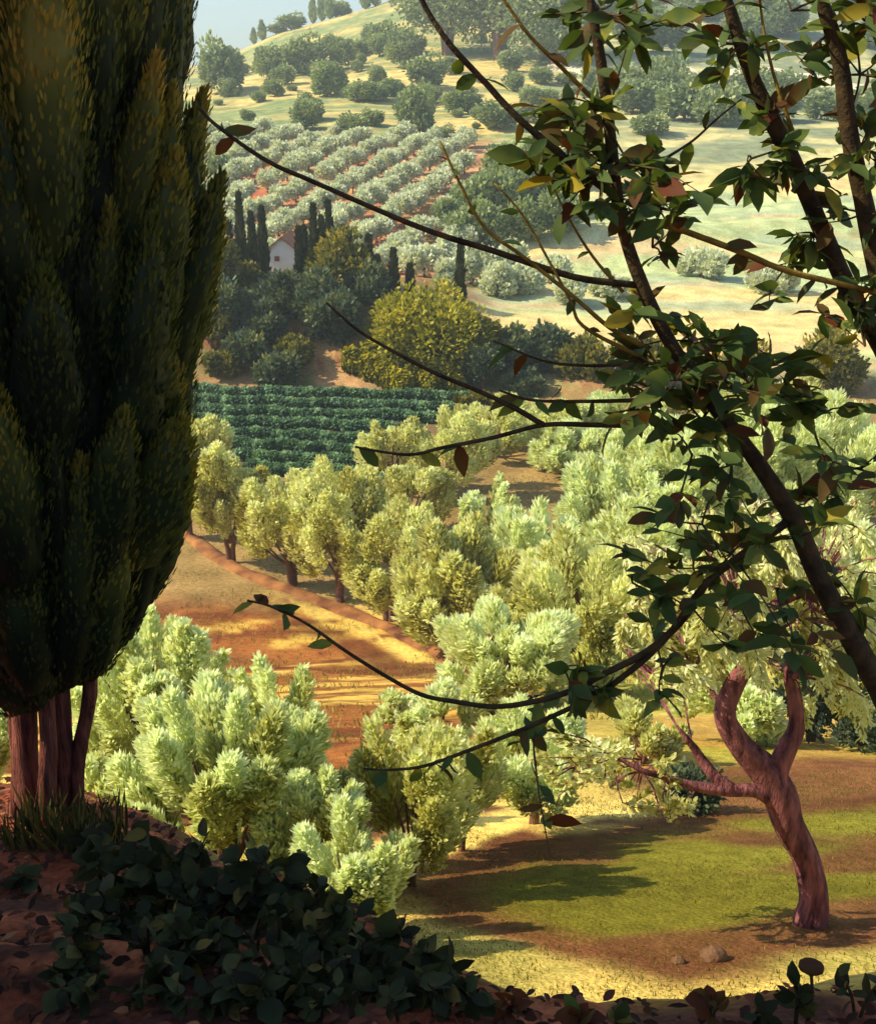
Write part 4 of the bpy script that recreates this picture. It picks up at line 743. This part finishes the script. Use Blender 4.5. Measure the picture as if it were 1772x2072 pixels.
for x, y, sx, sy, n in ((1600, 320, 60, 50, 30), (1560, 250, 40, 30, 10), (1500, 90, 70, 50, 34), (1440, 30, 60, 40, 16), (1640, 470, 60, 40, 20), (1590, 540, 50, 40, 14), (1700, 560, 40, 40, 10), (1520, 320, 40, 25, 6), (1600, 20, 60, 30, 14), (1640, 140, 40, 40, 8)): cluster(sB, r2, x, y, 3.35, sx, sy, n, rng)
branch(sB, r2, [(1618, 300, 0), (1595, 240, 0), (1565, 150, 0), (1545, 60, 0), (1535, -20, 0)], .006, .003, M['twig_gold'], 3.3, 4, .07, rng)
r3 = on(2.9, 4.0)
sC = sapling('third sapling at the very right edge with dense leaves at the top', [(1990, 1300, .2), (1860, 900, 0), (1790, 600, 0), (1745, 400, 0), (1715, 250, 0), (1700, 130, 0), (1668, 20, 0), (1640, -60, 0)], [.06, .05, .04, .03, .026, .024, .022, .018, .01], 3.2, 'dark leafy saplings at the right', r3)
for x, y, sx, sy, n in ((1740, 150, 50, 60, 44), (1745, 300, 40, 60, 36), (1750, 430, 40, 50, 24), (1740, 30, 50, 40, 26), (1660, 80, 50, 40, 16), (1750, 700, 40, 60, 16), (1740, 950, 50, 60, 20), (1640, 1000, 60, 40, 14), (1670, 930, 60, 50, 16), (1740, 620, 60, 40, 16)): cluster(sC, r3, x, y, 3.2, sx, sy, n, rng)
# ---------------------------------------------------------------- bank plants, litter, stones
def plant(px, py, hpx, label, group=None, Y=None, spread=.5, nl=16, seed=0, lm=55, tint=.55, mat='plant'):
    rng = np.random.default_rng(seed); p = G(px, py) if Y is None else on(at(px, py, Y)[0], Y); s = scale_of(0, 0, p); h = hpx * s; t = thing('leafy_plant', label, 'plant', p, group); st = []; it = []
    for k in range(max(2, nl // 7)):
        a = rng.random() * 6.28; e = np.array([math.cos(a) * h * spread * rng.random(), math.sin(a) * h * spread * rng.random(), h * rng.uniform(.65, 1)]); st.append(tube([(0, 0, -.05), e * [.4, .4, .55], e], [.012 * h + .004, .006, .003], 5, 0, 0, 3))
        for j in range(7):
            u = rng.uniform(.35, 1); q = e * [u ** 1.4, u ** 1.4, u]; d = norm(rng.normal(size=3) * [1, 1, .5] + [0, 0, .15]); nn = norm(rng.normal(size=3) * .6 + [0, -.5, .6]); it.append((q, d, nn, lm * s * rng.uniform(.6, 1.4), rng.uniform(.9, 1.7), tint + rng.normal() * .2))
    obj('stem', mesh('stem', *join(st)), M['twig'], t); v, f, a_ = leafset(it, rng); obj('leaves', mesh('leaves', v, f, att=a_, smooth=True), M[mat], t)
fp = [(300, 1790, 110, 'leafy plant at the left end of the dark plant row on the bank edge'), (380, 1810, 150, 'leafy plant whose flat top leaf stands against the bushy olive'), (470, 1850, 120, 'leafy plant just right of the flat topped one'), (520, 1870, 170, 'tall leafy plant standing up against the pale olive'), (590, 1850, 150, 'leafy plant with a big top leaf beside the tall one'), (640, 1900, 120, 'leafy plant on the bank edge right of the big leaf one'), (700, 1930, 130, 'dark leafy plant near the right end of the plant row'), (790, 1965, 110, 'leafy plant at the right end of the plant row by the sunny strip'), (860, 1990, 90, 'last leafy plant of the row, next to the sunny strip')]
for k, (x, y, h, lb) in enumerate(fp): plant(x, y, h, lb, 'dark leafy plants along the bank edge', nl=35, seed=k, lm=46)
rng = np.random.default_rng(15)
k = 0
while k < 92:
    x = rng.uniform(150, 960); y = rng.uniform(1730, 2066); lo = 1700 + (x - 230) * .42
    if not (lo + 40 < y < lo + 380): continue
    plant(x, y, rng.uniform(60, 110), 'low dark broad leaved plant in the thick patch on the shaded bank', 'low plants in the thick patch on the bank', nl=16, seed=50 + k, lm=rng.uniform(34, 52)); k += 1
for k, (x, y) in enumerate(((60, 1800), (200, 1900), (330, 1990), (130, 2000), (430, 2050), (650, 2060))): plant(x, y, 55, ['small dark plant on the red soil below the cypress stems', 'small feathery plant on the red soil', 'small dark plant near the bottom edge', 'small plant near the lower left corner', 'low plant at the bottom edge', 'low plant at the bottom edge centre'][k], 'small plants on the red soil', nl=10, seed=200 + k, lm=40)
# right-hand bottom plants
for k, (x, y, h, lb, tn) in enumerate(((1030, 2066, 60, 'reddish leafy clump at the bottom edge left of the clearing tip', .0), (1440, 2085, 80, 'reddish dry leaved clump at the bottom edge under the stones', .1), (1520, 2080, 80, 'drooping leaved plant below the old olive', .6), (1610, 2075, 100, 'leafy plant at the foot of the dry seed head', .6), (1735, 2060, 130, 'tall dark plant in the lower right corner', .5), (1250, 2090, 40, 'tiny green plant at the bottom edge', .7), (1170, 2080, 34, 'tiny brownish plant at the bottom edge left of the green one', .1), (960, 2050, 60, 'dark plant at the bottom edge end of the plant row', .5))): plant(x, y, h, lb, None, nl=16, seed=300 + k, lm=44, tint=tn, mat='darkleaf' if tn < .3 else 'plant')
sp_ = G(1632, 2075); ss = scale_of(0, 0, sp_); t = thing('seed_head', 'dry round seed head on a thin stalk near the lower right corner', 'dry flower', sp_)
v, f = tube([(0, 0, -.02), (.004, 0, 70 * ss), (-.01, 0, 140 * ss)], [5 * ss, 4 * ss, 3 * ss], 6); obj('stalk', mesh('stalk', v, f), M['twig'], t)
ang = np.arange(14) * 2 * math.pi / 14; V = []
for r, z in ((4, -5), (20, -2), (26, 4), (20, 10), (6, 9)): V += [(math.cos(a) * r * ss * (1 + .08 * math.sin(a * 4)) - .01, math.sin(a) * r * ss, 140 * ss + z * ss) for a in ang]
F = [(i * 14 + k, i * 14 + (k + 1) % 14, (i + 1) * 14 + (k + 1) % 14, (i + 1) * 14 + k) for i in range(4) for k in range(14)] + [tuple(range(56, 70)), tuple(range(13, -1, -1))]
obj('head', mesh('head', V, F, smooth=True), M['darkleaf'], t)
for k, (x, y, w_, lb) in enumerate(((1445, 1942, 58, 'larger flat brown stone on the near edge of the clearing'), (1372, 1950, 30, 'small brown stone left of the larger one'))):
    p = G(x, y); s = scale_of(0, 0, p); rng = np.random.default_rng(k); V = []; nu, nv = 16, 9
    for i in range(nv):
        th = math.pi * i / (nv - 1)
        for j in range(nu):
            a = 2 * math.pi * j / nu; r = 1 + .18 * float(fbm(np.array([math.cos(a) * 1.5 + 4]), np.array([math.sin(a) * 1.5 + th + k * 5]), 7, 2)[0] - .5) * 2; V.append((math.cos(a) * math.sin(th) * w_ * s / 2 * r, math.sin(a) * math.sin(th) * w_ * s / 2.4 * r, math.cos(th) * w_ * s * .3 * r + w_ * s * .12))
    F = [(i * nu + j, (i + 1) * nu + j, (i + 1) * nu + (j + 1) % nu, i * nu + (j + 1) % nu) for i in range(nv - 1) for j in range(nu)]
    o = obj('stone', mesh('stone', V, F, smooth=True), M['stone']); o.location = p.tolist(); o['label'] = lb; o['category'] = 'stone'; o['group'] = 'stones on the clearing edge'
# dry leaves on the shaded bank
rng = np.random.default_rng(8); it = []
for k in range(5200):
    x = rng.uniform(-3.2, 1.6); y = rng.uniform(2.3, 7.0)
    if y > np.interp(x, EX, EY) + .6: continue
    z = float(height(x, y)); it.append((np.array([x, y, z + .012]), norm(rng.normal(size=3) * [1, 1, .25]), norm(rng.normal(size=3) * .35 + [0, -.35, 1]), rng.uniform(.03, .085), rng.uniform(.5, 1.2), rng.random() ** 1.3))
v, f, a_ = leafset(it, rng); o = obj('leaf_litter', mesh('leaf_litter', v, f, att=a_, smooth=True), M['litter']); o['kind'] = 'stuff'; o['label'] = 'dry brown and reddish leaves scattered over the shaded bank soil'; o['category'] = 'leaf litter'
# grass: clearing, sunny strip, field tufts and dark blades round the cypress stems
def grass(name, pts, L, W, tint, mat, label, lean=.35):
    rng = np.random.default_rng(len(pts)); n = len(pts); d = np.array([0, 0, 1.0]) + rng.normal(size=(n, 3)) * lean; nm = norm(rng.normal(size=(n, 3)) * [1, 1, .2]); v, f = blades(pts, d, nm, L * rng.uniform(.4, 1.3, n), W); o = obj(name, mesh(name, v, f, att=rep(tint + rng.normal(size=n) * .15)), mat); o['kind'] = 'stuff'; o['label'] = label; o['category'] = 'grass'
rng = np.random.default_rng(9); n = 90000; x = rng.uniform(-3.5, 12, n); y = rng.uniform(4.2, 19, n); keep = (fbm(x / 1.2, y / 1.2, 33, 3) > .42) & (y > np.interp(x, EX, EY) + .9); x, y = x[keep], y[keep]; z = height(x, y) - .01
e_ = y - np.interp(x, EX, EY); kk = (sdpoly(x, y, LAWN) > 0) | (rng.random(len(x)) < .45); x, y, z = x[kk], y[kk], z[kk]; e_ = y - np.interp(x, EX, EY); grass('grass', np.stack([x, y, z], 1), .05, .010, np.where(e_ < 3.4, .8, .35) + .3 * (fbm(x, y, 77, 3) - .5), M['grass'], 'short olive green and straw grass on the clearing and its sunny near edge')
n = 60000; x = rng.uniform(-30, 45, n); y = rng.uniform(18, 85, n); keep = (fbm(x / 3, y / 3, 35, 3) > .5) & (np.abs(x) < y * .5 + 4); x, y = x[keep], y[keep]; grass('dry_grass', np.stack([x, y, height(x, y) - .02], 1), rng.uniform(.08, .3, len(x)), .04, .55 + .4 * (rng.random(len(x)) - .5), M['grass'], 'dry straw tufts over the orchard fields')
n = 230; ci = rng.integers(0, 9, n); cc = np.array([at(px_, 1650 + rng.uniform(-30, 60), cb[1] - rng.uniform(.1, .8)) for px_ in (20, 60, 100, 140, 180, 210, 230, 90, 160)]); x = cc[ci, 0] + rng.normal(size=n) * .05; y = cc[ci, 1] + rng.normal(size=n) * .05
grass('tall_grass', np.stack([x, y, height(x, y) - .02], 1), .30, .018, .75, M['plant'], 'dark long grass blades round the feet of the cypress stems', .25)
# ---------------------------------------------------------------- air
hm = bpy.data.materials.new('haze_air'); hm.use_nodes = True; nt = hm.node_tree; nt.nodes.remove(nt.nodes['Principled BSDF']); pv = nt.nodes.new('ShaderNodeVolumePrincipled')
pv.inputs['Color'].default_value = (.74, .90, .96, 1); pv.inputs['Density'].default_value = HAZE; pv.inputs['Anisotropy'].default_value = .2; nt.links.new(pv.outputs[0], nt.nodes['Material Output'].inputs['Volume'])
if HAZE > 0:
    v, f = box(-3020, 3020, -3020, 3020, -60, 160); hz = obj('haze', mesh('haze', v, f), hm); hz['kind'] = 'stuff'; hz['label'] = 'thin bluish summer haze over the valley'; hz['category'] = 'haze'
